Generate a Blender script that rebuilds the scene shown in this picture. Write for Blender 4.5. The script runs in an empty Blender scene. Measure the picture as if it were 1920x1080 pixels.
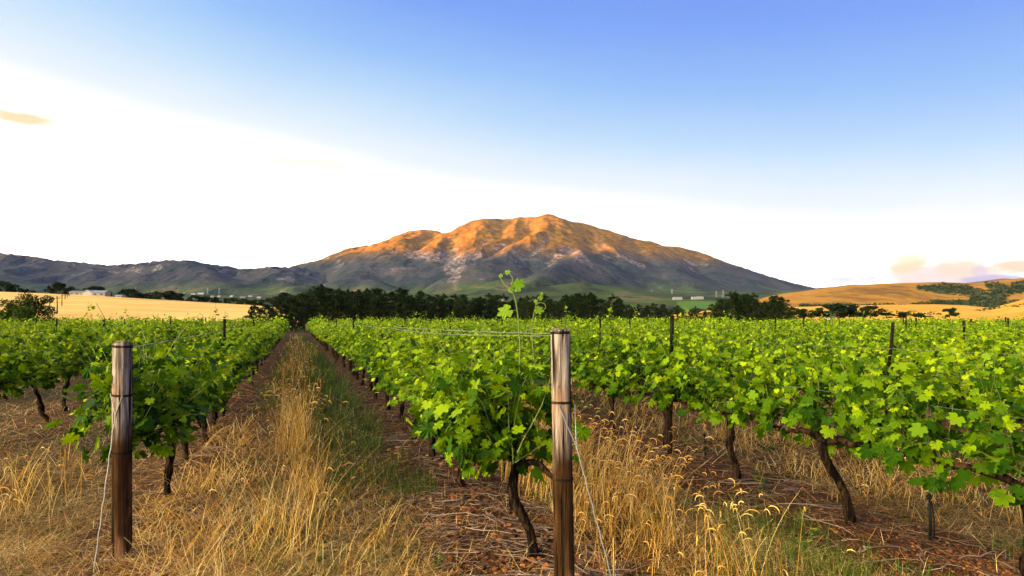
import bpy, math, random
import numpy as np
R = math.radians
SC = bpy.context.scene
COL = SC.collection
F, CX, HY, H = 1067.0, 960.0, 592.0, 1.62      # the photograph's focal length in px, centre column, horizon row; eye height

# ------------------------------------------------------------------ camera, light, exposure
cam = bpy.data.cameras.new("camera"); camo = bpy.data.objects.new("camera", cam); COL.objects.link(camo)
cam.sensor_width = 36; cam.lens = 36 * F / 1920; cam.shift_y = (HY - 540) / 1920
cam.clip_start = .05; cam.clip_end = 60000
camo.location = (0, 0, H); camo.rotation_euler = (R(90), 0, 0)
SC.camera = camo
SC.view_settings.view_transform = 'Standard'; SC.view_settings.look = 'None'; SC.view_settings.gamma = 1
SC.view_settings.exposure = 2.9
SUN_EL, SUN_AZ = 6.5, -96.0                    # azimuth from the view direction (+Y), clockwise positive
SUN_DIR = (math.sin(R(SUN_AZ)) * math.cos(R(SUN_EL)), math.cos(R(SUN_AZ)) * math.cos(R(SUN_EL)), math.sin(R(SUN_EL)))
sl = bpy.data.lights.new("sun", 'SUN'); sl.energy = 5; sl.angle = R(.5); sl.color = (1, .36, .02)
so = bpy.data.objects.new("sun", sl); COL.objects.link(so)
from mathutils import Vector, Matrix
so.rotation_euler = Vector(SUN_DIR).to_track_quat('Z', 'Y').to_euler()

class N:
    """tiny helper to write node trees as expressions"""
    def __init__(s, tree): s.t = tree; s.t.nodes.clear()
    def n(s, typ, **kw):
        nd = s.t.nodes.new(typ)
        for k, v in kw.items(): setattr(nd, k, v)
        return nd
    def put(s, inp, v):
        if isinstance(v, bpy.types.NodeSocket): s.t.links.new(v, inp)
        elif v is not None: inp.default_value = v
    def m(s, op, a, b=None, c=None, clamp=False):
        nd = s.n('ShaderNodeMath', operation=op); nd.use_clamp = clamp
        for i, v in enumerate((a, b, c)): s.put(nd.inputs[i], v)
        return nd.outputs[0]
    def ramp(s, fac, stops, interp='LINEAR'):
        nd = s.n('ShaderNodeValToRGB'); r = nd.color_ramp; r.interpolation = interp
        while len(r.elements) < len(stops): r.elements.new(.5)
        for e, (p, c) in zip(r.elements, stops):
            e.position = p; e.color = tuple(c) + (1,) if len(c) == 3 else c
        s.put(nd.inputs[0], fac); return nd.outputs[0]
    def mix(s, fac, a, b, blend='MIX'):
        nd = s.n('ShaderNodeMix', data_type='RGBA', blend_type=blend)
        s.put(nd.inputs[0], fac)
        for i, v in ((6, a), (7, b)): s.put(nd.inputs[i], tuple(v) + (1,) if isinstance(v, tuple) and len(v) == 3 else v)
        return nd.outputs[2]
    def noise(s, vec, scale, detail=4, rough=.55, dim='3D', dist=0):
        nd = s.n('ShaderNodeTexNoise', noise_dimensions=dim)
        s.put(nd.inputs['Vector'], vec); nd.inputs['Scale'].default_value = scale
        nd.inputs['Detail'].default_value = detail; nd.inputs['Roughness'].default_value = rough
        nd.inputs['Distortion'].default_value = dist
        return nd.outputs[0]
    def mapr(s, v, a, b, c=0., d=1., smooth=False):
        nd = s.n('ShaderNodeMapRange'); nd.clamp = True
        if smooth: nd.interpolation_type = 'SMOOTHSTEP'
        s.put(nd.inputs[0], v)
        for i, x in zip((1, 2, 3, 4), (a, b, c, d)): nd.inputs[i].default_value = x
        return nd.outputs[0]
    def scalev(s, vec, xyz):
        nd = s.n('ShaderNodeMapping'); s.put(nd.inputs[0], vec); nd.inputs[3].default_value = xyz; return nd.outputs[0]

# world: clear evening sky, glowing white low down and towards the sun, blue above, a few small clouds
w = bpy.data.worlds.new("World"); SC.world = w; w.use_nodes = True
g = N(w.node_tree)
tc = g.n('ShaderNodeTexCoord').outputs['Generated']
sx = g.n('ShaderNodeSeparateXYZ'); g.put(sx.inputs[0], tc); dx, dy, dz = sx.outputs
s_ = g.m('ADD', dz, g.m('MULTIPLY', dx, .14))
s_ = g.m('ADD', s_, g.m('MULTIPLY', g.m('SUBTRACT', g.noise(g.scalev(tc, (1.5, 1.5, 5)), 1.2, 3), .5), .05))
blue = g.ramp(s_, [(0, (1, .90, .70)), (.10, (1, .93, .78)), (.16, (1, .98, .94)), (.20, (.97, .985, .99)), (.26, (.76, .885, .985)), (.32, (.475, .71, .97)), (.39, (.275, .52, .955)), (.47, (.165, .365, .93)), (.57, (.11, .24, .89)), (.70, (.03, .16, .78)), (1, (.02, .10, .55))])
gain = g.mapr(s_, .02, .25, .52, .131, True)
dsun = g.n('ShaderNodeVectorMath', operation='DOT_PRODUCT'); g.put(dsun.inputs[0], tc); dsun.inputs[1].default_value = Vector((SUN_DIR[0], -.62, .35)).normalized()
glow = g.m('POWER', g.m('MAXIMUM', dsun.outputs['Value'], 0), 10)      # the sky round the setting sun
az = g.m('ARCTAN2', dx, dy); el = g.m('ARCSINE', dz)
cv = g.n('ShaderNodeCombineXYZ'); g.put(cv.inputs[0], az); g.put(cv.inputs[1], g.m('MULTIPLY', el, 2.2))
cn = g.noise(cv.outputs[0], 14, 5, .6)
def cloud(a0, e0, wa, we, soft=.45, amp=1.1, thr=.45):
    a = g.m('POWER', g.m('ABSOLUTE', g.m('DIVIDE', g.m('SUBTRACT', az, R(a0)), R(wa))), 2)
    b = g.m('POWER', g.m('ABSOLUTE', g.m('DIVIDE', g.m('SUBTRACT', el, R(e0)), R(we))), 2)
    v = g.m('SUBTRACT', 1, g.m('ADD', a, b))
    v = g.m('ADD', v, g.m('MULTIPLY', g.m('SUBTRACT', cn, .5), amp * 2))
    return g.mapr(v, thr - soft, thr + soft, 0, 1, True)
def px_dir(px, py):
    x = (px - CX) / F; z = (HY - py) / F
    return math.degrees(math.atan(x)), math.degrees(math.atan(z / math.hypot(1, x)))
def cloud_px(px, py, wx, wy, **k):
    a, e = px_dir(px, py); a2, _ = px_dir(px + wx, py); _, e2 = px_dir(px, py - wy)
    return cloud(a, e, abs(a2 - a), abs(e2 - e), **k)
sky = g.n('ShaderNodeMix', data_type='RGBA', blend_type='MULTIPLY'); sky.inputs[0].default_value = 1
g.put(sky.inputs[6], blue); gc = g.n('ShaderNodeCombineColor'); [g.put(gc.inputs[i], gain) for i in range(3)]; g.put(sky.inputs[7], gc.outputs[0])
skyc = sky.outputs[2]
for (px, py, wx, wy, col, st) in ((10, 216, 125, 16, (.128, .096, .050), .95), (585, 307, 160, 11, (.131, .122, .098), .8), (-300, 260, 260, 30, (.128, .10, .055), .9),
                                  (1530, 508, 130, 15, (.122, .116, .130), .8), (1765, 512, 165, 34, (.130, .098, .092), .95), (1700, 492, 55, 26, (.131, .104, .060), .85), (1800, 500, 60, 20, (.131, .100, .066), .7), (1915, 498, 75, 16, (.130, .094, .062), .95), (2150, 500, 200, 40, (.125, .10, .10), .9),
                                  (1575, 525, 90, 11, (.092, .090, .122), .9), (1860, 524, 70, 11, (.072, .062, .098), .85), (1835, 508, 20, 14, (.095, .080, .105), .6)):
    mk = g.m('MULTIPLY', cloud_px(px, py, wx, wy), st)
    skyc = g.mix(mk, skyc, col)
nis = g.n('ShaderNodeTexSky', sky_type='NISHITA'); nis.sun_disc = False; nis.sun_elevation = R(SUN_EL); nis.sun_rotation = R(SUN_AZ)
bg1 = g.n('ShaderNodeBackground'); g.put(bg1.inputs[0], skyc); bg1.inputs[1].default_value = 1.0
bg2 = g.n('ShaderNodeBackground'); g.put(bg2.inputs[0], nis.outputs[0]); bg2.inputs[1].default_value = .001
bg3 = g.n('ShaderNodeBackground'); bg3.inputs[0].default_value = (1, .82, .46, 1); g.put(bg3.inputs[1], g.m('MULTIPLY', glow, 4.8))
ad2 = g.n('ShaderNodeAddShader'); g.put(ad2.inputs[0], bg1.outputs[0]); g.put(ad2.inputs[1], bg3.outputs[0])
ad = g.n('ShaderNodeAddShader'); g.put(ad.inputs[0], ad2.outputs[0]); g.put(ad.inputs[1], bg2.outputs[0])
wo = g.n('ShaderNodeOutputWorld'); g.put(wo.inputs[0], ad.outputs[0])

# ------------------------------------------------------------------ helpers
rng = np.random.default_rng(7)
TH = math.atan2(-405, F)                        # the vine rows run this way
D = np.array([math.sin(TH), math.cos(TH)]); NR = np.array([math.cos(TH), -math.sin(TH)])
SP, L0 = 2.5, 1.427                             # row spacing, first row right of the aisle
def rc(t, L): return D[0] * t + NR[0] * L, D[1] * t + NR[1] * L      # row coordinates -> world
def to_rc(x, y): return D[0] * x + D[1] * y, NR[0] * x + NR[1] * y
def P(px, py, Y): return ((px - CX) / F * Y, Y, H + (HY - py) / F * Y)

def hash2(ix, iy, seed):
    h = (ix.astype(np.int64) * 374761393 + iy.astype(np.int64) * 668265263 + seed * 1442695041) & 0xFFFFFFFF
    h = ((h ^ (h >> 13)) * 1274126177) & 0xFFFFFFFF
    return ((h ^ (h >> 16)) & 0xFFFFFF) / float(0xFFFFFF)
def vnoise(x, y, seed=0):
    ix = np.floor(x); iy = np.floor(y); fx = x - ix; fy = y - iy
    fx = fx * fx * fx * (fx * (fx * 6 - 15) + 10); fy = fy * fy * fy * (fy * (fy * 6 - 15) + 10)
    a = hash2(ix, iy, seed); b = hash2(ix + 1, iy, seed); c = hash2(ix, iy + 1, seed); d = hash2(ix + 1, iy + 1, seed)
    return (a + (b - a) * fx) * (1 - fy) + (c + (d - c) * fx) * fy
def fbm(x, y, octs=4, seed=0, ridged=False, gain=.5):
    s = 0; a = 1; tot = 0
    for o in range(octs):
        n = vnoise(x * 2 ** o + o * 17.3, y * 2 ** o - o * 9.1, seed + o)
        if ridged: n = 1 - abs(2 * n - 1)
        s = s + a * n; tot += a; a *= gain
    return s / tot
def sstep(a, b, x):
    t = np.clip((x - a) / (b - a), 0, 1); return t * t * (3 - 2 * t)

def mesh(name, V, polys, mats, mat_idx=None, smooth=False, attrs=None):
    """polys: list of int arrays (n x k)"""
    me = bpy.data.meshes.new(name); V = np.asarray(V, np.float32)
    me.vertices.add(len(V)); me.vertices.foreach_set('co', V.ravel())
    polys = [np.asarray(p, np.int32) for p in polys if len(p)]
    li = np.concatenate([p.ravel() for p in polys]); cnt = np.concatenate([np.full(len(p), p.shape[1], np.int32) for p in polys])
    me.loops.add(len(li)); me.loops.foreach_set('vertex_index', li)
    st = np.concatenate([[0], np.cumsum(cnt)[:-1]]).astype(np.int32)
    me.polygons.add(len(cnt)); me.polygons.foreach_set('loop_start', st)
    if mat_idx is not None: me.polygons.foreach_set('material_index', np.asarray(mat_idx, np.int32))
    me.polygons.foreach_set('use_smooth', np.full(len(cnt), smooth, bool))
    for k, v in (attrs or {}).items():
        a = me.attributes.new(k, 'FLOAT', 'POINT'); a.data.foreach_set('value', np.asarray(v, np.float32))
    for m_ in (mats if isinstance(mats, (list, tuple)) else [mats]): me.materials.append(m_)
    me.update(calc_edges=True); me.validate(); return me
def link(name, me, parent=None, loc=None, rot=None, scale=None):
    o = bpy.data.objects.new(name, me); COL.objects.link(o)
    if parent: o.parent = parent
    if loc is not None: o.location = loc
    if rot is not None: o.rotation_euler = rot
    if scale is not None: o.scale = scale
    return o
def tag(o, label=None, cat=None, group=None, kind=None):
    if label: o['label'] = label
    if cat: o['category'] = cat
    if group: o['group'] = group
    if kind: o['kind'] = kind
    return o
def empty(name, loc=(0, 0, 0), rz=0):
    o = bpy.data.objects.new(name, None); COL.objects.link(o); o.location = loc; o.rotation_euler = (0, 0, rz); o.empty_display_size = .2; return o
class MB:
    def __init__(s): s.V = []; s.T = []; s.Q = []; s.n = 0; s.tm = []; s.qm = []
    def add(s, V, T=None, Q=None, m=0):
        V = np.asarray(V, float); s.V.append(V)
        if T is not None and len(T): s.T.append(np.asarray(T) + s.n); s.tm += [m] * len(T)
        if Q is not None and len(Q): s.Q.append(np.asarray(Q) + s.n); s.qm += [m] * len(Q)
        s.n += len(V)
    def build(s, name, mats, smooth=False):
        polys = []; mi = []
        if s.T: polys.append(np.concatenate(s.T)); mi += s.tm
        if s.Q: polys.append(np.concatenate(s.Q)); mi += s.qm
        return mesh(name, np.concatenate(s.V), polys, mats, mi, smooth)
def tube(mb, pts, rad, seg=8, m=0, cap=True, jit=0, rs=None):
    pts = np.asarray(pts, float); k = len(pts); rad = np.broadcast_to(rad, (k,))
    tn = np.gradient(pts, axis=0); tn /= np.linalg.norm(tn, axis=1)[:, None] + 1e-9
    ref = np.array([0, 0, 1.]) if abs(tn[:, 2]).mean() < .8 else np.array([1., 0, 0])
    u = np.cross(tn, ref); u /= np.linalg.norm(u, axis=1)[:, None] + 1e-9; v = np.cross(tn, u)
    a = np.arange(seg) / seg * 2 * math.pi
    rr = rad[:, None] * (1 + (jit * (rs.random((k, seg)) - .5) if jit else 0))
    V = pts[:, None] + rr[..., None] * (np.cos(a)[None, :, None] * u[:, None] + np.sin(a)[None, :, None] * v[:, None])
    V = V.reshape(-1, 3); i = np.arange(k - 1)[:, None] * seg; j = np.arange(seg)[None]
    Q = np.stack([i + j, i + (j + 1) % seg, i + seg + (j + 1) % seg, i + seg + j], -1).reshape(-1, 4)
    T = []
    if cap:
        V = np.vstack([V, pts[0], pts[-1]]); c = len(V) - 2
        for q in range(seg):
            T.append([c, (q + 1) % seg, q]); b = (k - 1) * seg; T.append([c + 1, b + q, b + (q + 1) % seg])
    mb.add(V, T, Q, m)
def box(mb, c, s, m=0, top=1.0):
    x, y, z = [v / 2 for v in s]; c = np.array(c)
    V = np.array([[-x, -y, -z], [x, -y, -z], [x, y, -z], [-x, y, -z], [-x * top, -y * top, z], [x * top, -y * top, z], [x * top, y * top, z], [-x * top, y * top, z]]) + c
    mb.add(V, None, [[0, 3, 2, 1], [4, 5, 6, 7], [0, 1, 5, 4], [1, 2, 6, 5], [2, 3, 7, 6], [3, 0, 4, 7]], m)

# ------------------------------------------------------------------ materials
def mat(name): m_ = bpy.data.materials.new(name); m_.use_nodes = True; return m_, N(m_.node_tree)
def finish(g, col, rough=.8, bump=None, bstr=.3, bdist=.02, spec=.3, trans=None, tcol=None, metal=0):
    p = g.n('ShaderNodeBsdfPrincipled'); g.put(p.inputs['Base Color'], tuple(col) + (1,) if isinstance(col, tuple) and len(col) == 3 else col)
    g.put(p.inputs['Roughness'], rough); p.inputs['Specular IOR Level'].default_value = spec; p.inputs['Metallic'].default_value = metal
    if bump is not None:
        b = g.n('ShaderNodeBump'); b.inputs['Strength'].default_value = bstr; b.inputs['Distance'].default_value = bdist
        g.put(b.inputs['Height'], bump); g.put(p.inputs['Normal'], b.outputs[0])
    out = p.outputs[0]
    if trans:
        t = g.n('ShaderNodeBsdfTranslucent'); g.put(t.inputs[0], tcol if tcol is not None else col)
        mx = g.n('ShaderNodeMixShader'); mx.inputs[0].default_value = trans; g.put(mx.inputs[1], out); g.put(mx.inputs[2], t.outputs[0]); out = mx.outputs[0]
    o = g.n('ShaderNodeOutputMaterial'); g.put(o.inputs[0], out)
def isl(g): return g.n('ShaderNodeNewGeometry').outputs['Random Per Island']
def objc(g): return g.n('ShaderNodeTexCoord').outputs['Object']
def geopos(g): return g.n('ShaderNodeNewGeometry').outputs['Position']
def plain(name, col, rough=.8, spec=.3, metal=0):
    m_, g = mat(name); n = g.noise(objc(g), 6, 4); c = g.mix(g.m('MULTIPLY', n, .5), col, tuple(v * .6 for v in col)); finish(g, c, rough, spec=spec, metal=metal); return m_

def leafmat(name, stops, trans=.30, rough=.42, rnd_obj=.35, tip=1.25):
    m_, g = mat(name); r = isl(g)
    oi = g.n('ShaderNodeObjectInfo').outputs['Random']
    nz = g.noise(geopos(g), 1.3, 2)
    f = g.m('ADD', g.m('MULTIPLY', r, .62), g.m('ADD', g.m('MULTIPLY', oi, rnd_obj * .4), g.m('MULTIPLY', g.m('SUBTRACT', nz, .45), .6)))
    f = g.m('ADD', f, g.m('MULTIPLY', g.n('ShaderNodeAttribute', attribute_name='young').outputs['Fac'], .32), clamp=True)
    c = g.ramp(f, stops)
    tcl = g.mix(1, c, (1.5 * tip, 1.25 * tip, .5, 1), 'MULTIPLY')
    finish(g, c, .55, spec=.09, trans=trans, tcol=tcl)
    return m_
M_LEAF = leafmat('vine_leaf', [(0, (.006, .024, .0006)), (.28, (.022, .068, .0008)), (.55, (.095, .185, .001)), (.8, (.22, .325, .0015)), (1, (.34, .43, .004))])
M_STEM = plain('green_stem', (.13, .17, .03), .6)
M_TIP = leafmat('young_vine_leaf', [(0, (.10, .24, .012)), (1, (.34, .48, .04))], .5)
def bark(name, a, b, sc=30):
    m_, g = mat(name); o = objc(g); n = g.noise(g.scalev(o, (1, 1, .22)), sc, 5, .7); n2 = g.noise(o, 4, 2)
    finish(g, g.mix(g.mapr(g.m('ADD', n, g.m('MULTIPLY', g.m('SUBTRACT', n2, .5), .4)), .42, .66), a, b), .95, n, 1.0, .03, .05); return m_
M_BARK = bark('vine_bark', (.003, .0022, .0016), (.060, .034, .019))
M_TBARK = bark('tree_bark', (.02, .016, .012), (.09, .065, .045), 8)
def wood():
    m_, g = mat('weathered_pole_wood'); o = objc(g)
    n = g.noise(g.scalev(o, (1, 1, .06)), 55, 5, .65); n2 = g.noise(g.scalev(o, (1, 1, .35)), 6, 3); cr = g.noise(g.scalev(o, (1, 1, .035)), 38, 2, .5)
    sp = g.n('ShaderNodeSeparateXYZ'); g.put(sp.inputs[0], o)
    up = g.mapr(g.m('ADD', sp.outputs[2], g.m('MULTIPLY', g.m('SUBTRACT', n2, .5), .9)), .62, 1.05, 0, 1, True)   # darker brown up to about chest height
    hi = g.ramp(n, [(.32, (.035, .026, .020)), (.46, (.16, .125, .10)), (.60, (.34, .285, .24)), (.76, (.50, .44, .38))])
    lo = g.ramp(n, [(.3, (.012, .006, .003)), (.55, (.045, .022, .009)), (.75, (.12, .062, .026))])
    c = g.mix(up, lo, hi)
    c = g.mix(g.mapr(n2, .5, .68, 0, .6, True), c, (.33, .16, .085))
    ck = g.mapr(cr, .385, .43, 1, 0, True); c = g.mix(ck, c, (.012, .008, .006))
    kn = g.noise(g.scalev(o, (1, 1, .8)), 17, 3, .6); c = g.mix(g.mapr(kn, .66, .72, 0, .75, True), c, (.05, .028, .016)); finish(g, c, 1., g.m('SUBTRACT', n, g.m('MULTIPLY', ck, 1.6)), 1.0, .016, .02); return m_
M_WOOD = wood()
def woodend():
    m_, g = mat('pole_end_grain'); o = objc(g); n = g.noise(o, 60, 4); finish(g, g.mix(n, (.05, .03, .02), (.25, .17, .12)), .9); return m_
M_WEND = woodend()
M_DARKW = bark('dark_stake_wood', (.006, .005, .004), (.030, .022, .016), 40)
M_WIRE = plain('galvanised_wire', (.34, .33, .30), .45, .5, .6)
M_BAND = plain('rusted_binding_wire', (.010, .008, .007), .85, .1)
M_BLACK = plain('black_plastic', (.004, .004, .004), .6, .15)

def blades_mat(name, stops, trans=.3, rough=.6, sc=.8):
    m_, g = mat(name); f = g.m('ADD', g.m('MULTIPLY', isl(g), .75), g.m('MULTIPLY', g.m('SUBTRACT', g.noise(geopos(g), sc, 3), .35), .7), clamp=True)
    c = g.ramp(f, stops); finish(g, c, rough, spec=.3, trans=trans); return m_
M_DRY = blades_mat('dry_grass', [(0, (.10, .04, .005)), (.3, (.38, .17, .018)), (.58, (.84, .48, .065)), (.86, (.98, .78, .32))])
M_STRAW = blades_mat('straw', [(0, (.05, .020, .005)), (.3, (.22, .095, .014)), (.58, (.58, .30, .055)), (.85, (.95, .72, .34))], .15)
M_GREEN = blades_mat('green_grass', [(0, (.010, .026, .0015)), (.5, (.042, .090, .004)), (.85, (.14, .20, .010)), (1, (.42, .38, .06))], .35)
M_OLIVE = blades_mat('half_dry_grass', [(0, (.05, .055, .012)), (.5, (.15, .13, .028)), (1, (.40, .29, .09))], .3)
M_TWIG = blades_mat('twig', [(0, (.03, .02, .014)), (.6, (.11, .075, .055)), (1, (.34, .26, .21))], None, .9)
M_STONE = blades_mat('stone', [(0, (.020, .007, .003)), (.45, (.085, .028, .007)), (.8, (.24, .080, .015)), (1, (.42, .22, .09))], None, .85)
M_CHIP = blades_mat('leaf_litter', [(0, (.025, .009, .004)), (.5, (.12, .038, .008)), (1, (.36, .14, .03))], .1, .8)

# ------------------------------------------------------------------ ground
def dip(y): return -.30 * sstep(8, 55, y) - .25 * sstep(70, 140, y)
def gz(x, y):
    x = np.asarray(x, float); y = np.asarray(y, float)
    t, L = to_rc(x, y); near = sstep(90, 30, np.hypot(x, y))
    u = (L - L0) / SP; d = (u - np.round(u)) * SP
    z = .05 * np.exp(-(d / .45) ** 2) + .07 * (fbm(x * .8, y * .8, 3, 5) - .5) + .035 * (fbm(x * 5, y * 5, 3, 9) - .5)
    return z * near + dip(y)
def ground_mat():
    m_, g = mat('vineyard_soil'); pos = geopos(g)
    sp = g.n('ShaderNodeSeparateXYZ'); g.put(sp.inputs[0], pos)
    L = g.m('ADD', g.m('MULTIPLY', sp.outputs[0], float(NR[0])), g.m('MULTIPLY', sp.outputs[1], float(NR[1])))
    u = g.m('DIVIDE', g.m('SUBTRACT', L, L0), SP)
    fr = g.m('ABSOLUTE', g.m('SUBTRACT', u, g.m('ROUND', u)))           # 0 on a row, .5 in mid aisle
    n1 = g.noise(pos, 1.6, 5, .6); n2 = g.noise(pos, 9, 5, .65); n3 = g.noise(pos, 45, 4, .7)
    soil = g.ramp(n2, [(.3, (.014, .0065, .003)), (.5, (.045, .020, .0075)), (.7, (.11, .050, .017))])
    soil = g.mix(g.mapr(n3, .6, .72, 0, .8), soil, (.24, .12, .05))
    grass = g.ramp(g.m('ADD', g.m('MULTIPLY', n2, .6), g.m('MULTIPLY', n3, .4)), [(.33, (.012, .009, .003)), (.5, (.050, .034, .009)), (.68, (.17, .11, .03))])
    mk = g.mapr(g.m('ADD', fr, g.m('MULTIPLY', g.m('SUBTRACT', n1, .5), .5)), .17, .33, 0, 1, True)
    c = g.mix(mk, soil, grass)
    dist = g.m('SQRT', g.m('ADD', g.m('POWER', sp.outputs[0], 2), g.m('POWER', sp.outputs[1], 2)))
    far = g.ramp(g.noise(pos, .006, 5, .6), [(.35, (.05, .075, .02)), (.5, (.09, .10, .03)), (.6, (.32, .22, .07)), (.7, (.07, .09, .025))])
    c = g.mix(g.mapr(dist, 66, 90, 0, 1, True), c, far)
    finish(g, c, .95, g.m('ADD', n2, g.m('MULTIPLY', n3, .5)), .8, .03, .1); return m_
n = 330; k = np.linspace(-1, 1, 2 * n + 1); a_ = math.asinh(9900 / 4.); gx = 4. * np.sinh(k * a_); gy = 4. * np.sinh(k * a_) + 6
X, Y = np.meshgrid(gx, gy); V = np.stack([X, Y, gz(X, Y)], -1).reshape(-1, 3); c_ = len(gx)
i, j = np.meshgrid(np.arange(c_ - 1), np.arange(c_ - 1)); b = (j * c_ + i).ravel()
tag(link('ground', mesh('ground', V, [np.stack([b, b + 1, b + c_ + 1, b + c_], -1)], ground_mat(), smooth=True)), kind='structure')

# ------------------------------------------------------------------ terrain: hills and mountains as height fields
def grid_mesh(name, pxs, Ys, zf, material, kind_name, attrs=None, silh=None):
    PX, YY = np.meshgrid(pxs, Ys); XX = (PX - CX) / F * YY
    Z = zf(XX, YY, PX)
    if silh is not None:                                     # settle the crest on its surveyed skyline
        tp = np.interp(pxs, [s[0] for s in silh], [s[1] for s in silh]); tp = tp - 2.6 * (fbm(pxs / 16., pxs * 0 + 3.3, 3, 44, True) - .6) * sstep(1500, 1380, pxs)
        want = (HY - tp) / F; base = zf.base(XX, YY, PX) if hasattr(zf, 'base') else 0
        for _ in range(3):
            have = ((Z - H) / YY).max(axis=0); q = np.clip(want / np.maximum(have, 1e-4), .4, 2.2)
            q = np.convolve(np.pad(q, 10, 'edge'), np.hanning(23)[1:-1] / np.hanning(23).sum(), 'valid')
            Z = base + (Z - base) * q[None]
    V = np.stack([XX, YY, Z], -1).reshape(-1, 3); c = len(pxs)
    i, j = np.meshgrid(np.arange(c - 1), np.arange(len(Ys) - 1)); b = (j * c + i).ravel()
    me = mesh(name, V, [np.stack([b, b + 1, b + c + 1, b + c], -1)], material, smooth=True, attrs={k: f(XX, YY, PX, Z).ravel() for k, f in (attrs or {}).items()})
    return tag(link(kind_name, me), kind='structure')

def poly_d(PX, PY, pts):
    out = np.full(PX.shape, 1e3)
    for (x0, y0, w0), (x1, y1, w1) in zip(pts[:-1], pts[1:]):
        vx, vy = x1 - x0, y1 - y0; t = np.clip(((PX - x0) * vx + (PY - y0) * vy) / (vx * vx + vy * vy), 0, 1)
        out = np.minimum(out, np.hypot(PX - x0 - t * vx, (PY - y0 - t * vy)) / (w0 + (w1 - w0) * t))
    return out
def seg_tent(XX, YY, pts, slope, peak_pow=1.0):
    """height of a ridge polyline (px,py,Y): crest height minus slope times plan distance"""
    out = np.full(XX.shape, -1e4)
    W = [P(*p) for p in pts]
    for (x0, y0, z0), (x1, y1, z1) in zip(W[:-1], W[1:]):
        vx, vy = x1 - x0, y1 - y0; l2 = vx * vx + vy * vy
        t = np.clip(((XX - x0) * vx + (YY - y0) * vy) / l2, 0, 1)
        d = np.hypot(XX - x0 - t * vx, YY - y0 - t * vy); z = z0 + (z1 - z0) * t
        d = np.sqrt(d * d + 70 ** 2) - 70
        out = np.maximum(out, z - slope * d * (1 - .00006 * np.minimum(d, 4000)))
    return out
def smax(a, b, k=45.):
    h = np.clip(.5 + .5 * (a - b) / k, 0, 1); return b * (1 - h) + a * h + k * h * (1 - h)
CREST = [(500, 520), (555, 497), (570, 493), (600, 487), (622, 478), (640, 470), (665, 463), (690, 460), (720, 452), (745, 440), (770, 433), (795, 430), (820, 433), (838, 439), (846, 434), (860, 424), (870, 421), (885, 414), (910, 410), (945, 411), (975, 408), (1005, 407), (1018, 404), (1028, 401), (1040, 405), (1070, 415), (1100, 420), (1125, 428), (1150, 435), (1170, 441), (1200, 451), (1213, 450), (1245, 461), (1275, 463), (1310, 472), (1335, 481), (1360, 491), (1400, 505), (1440, 517), (1480, 529), (1535, 541), (1600, 552), (1750, 560), (2100, 566)]
def z_mount(XX, YY, PX):
    wx = 160 * (fbm(XX / 700, YY / 700, 3, 21) - .5); wy = 160 * (fbm(XX / 700, YY / 700, 3, 22) - .5)
    X2, Y2 = XX + wx, YY + wy
    FS = .50
    crest = [(px, py, 7200) for px, py in CREST]
    z = seg_tent(X2, Y2, crest, FS)
    gl = fbm(X2 / 260 + Y2 / 900, Y2 / 1500, 3, 28, True, .45); z = z + (gl - .6) * 45 * sstep(250, 600, z) * sstep(7150, 6900, YY)
    cl = sstep(725, 765, PX) * sstep(925, 880, PX)               # the shelf with its cliff band
    zz = z + 26 * (fbm(XX / 160, YY / 400, 3, 25) - .5)
    zc = zz - 170 * sstep(690, 610, zz); z = z + (zc - z) * cl
    def Yf(px, py, pr):
        c = (HY - np.interp(px, [q[0] for q in CREST], [q[1] for q in CREST])) / F * 7200; return (c - FS * 7200) / ((HY - py) / F - FS) - pr * 3.2
    for pts, s in (
        ([(1028, 402, 0), (1014, 428, 160), (990, 450, 240), (945, 476, 300), (905, 492, 330), (878, 505, 330)], .60),
        ([(1028, 402, 0), (1046, 425, 120), (1050, 444, 190), (1030, 458, 200)], .6),
        ([(975, 408, 0), (958, 432, 130), (925, 455, 170), (895, 464, 190)], .55),
        ([(910, 410, 0), (902, 430, 120), (880, 452, 160)], .55),
        ([(864, 424, 0), (838, 446, 210), (800, 464, 260), (755, 472, 280), (700, 480, 260), (650, 492, 240)], .6),
        ([(795, 431, 0), (764, 450, 160), (715, 466, 190), (655, 480, 220), (600, 492, 200)], .5),
        ([(690, 460, 0), (640, 478, 150), (590, 492, 160)], .5),
        ([(1060, 416, 0), (1072, 452, 180), (1090, 474, 330), (1050, 496, 450), (1005, 520, 560), (975, 540, 600)], .62),
        ([(1090, 474, 330), (1118, 490, 380), (1112, 508, 400)], .7),
        ([(1120, 428, 0), (1128, 446, 220), (1138, 460, 300), (1106, 476, 280)], .6),
        ([(1213, 450, 0), (1232, 480, 260), (1268, 508, 380), (1300, 530, 420)], .5),
        ([(1310, 472, 0), (1345, 502, 300), (1395, 528, 360), (1450, 546, 300)], .45),
        ([(1400, 505, 0), (1450, 530, 250), (1500, 545, 250)], .4),
        ([(700, 494, 350), (668, 512, 420), (645, 532, 450)], .5),
        ([(930, 520, 420), (892, 530, 500), (868, 545, 560)], .5),
        ([(985, 520, 500), (955, 522, 500), (915, 545, 560)], .45),
        ([(700, 522, 420), (735, 545, 450)], .5),
        ([(1085, 529, 900), (1050, 537, 900), (1130, 538, 900)], .22)):
        z = smax(z, seg_tent(X2, Y2, [(a, b, Yf(a, b, c)) for a, b, c in pts], s), 30)
    rel = np.clip(z - 150, 0, 900) / 500
    r1 = fbm(X2 / 520 + 3, Y2 / 560, 4, 31, True, .5); r2 = fbm(XX / 120, YY / 170, 3, 41, True)
    z = z + (r1 - .62) * 85 * np.clip(rel, 0, 1.0) + (r2 - .6) * 18 * np.clip(rel, 0, 1)
    ap = apron(XX, YY)
    return smax(z, ap, 60)
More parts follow.
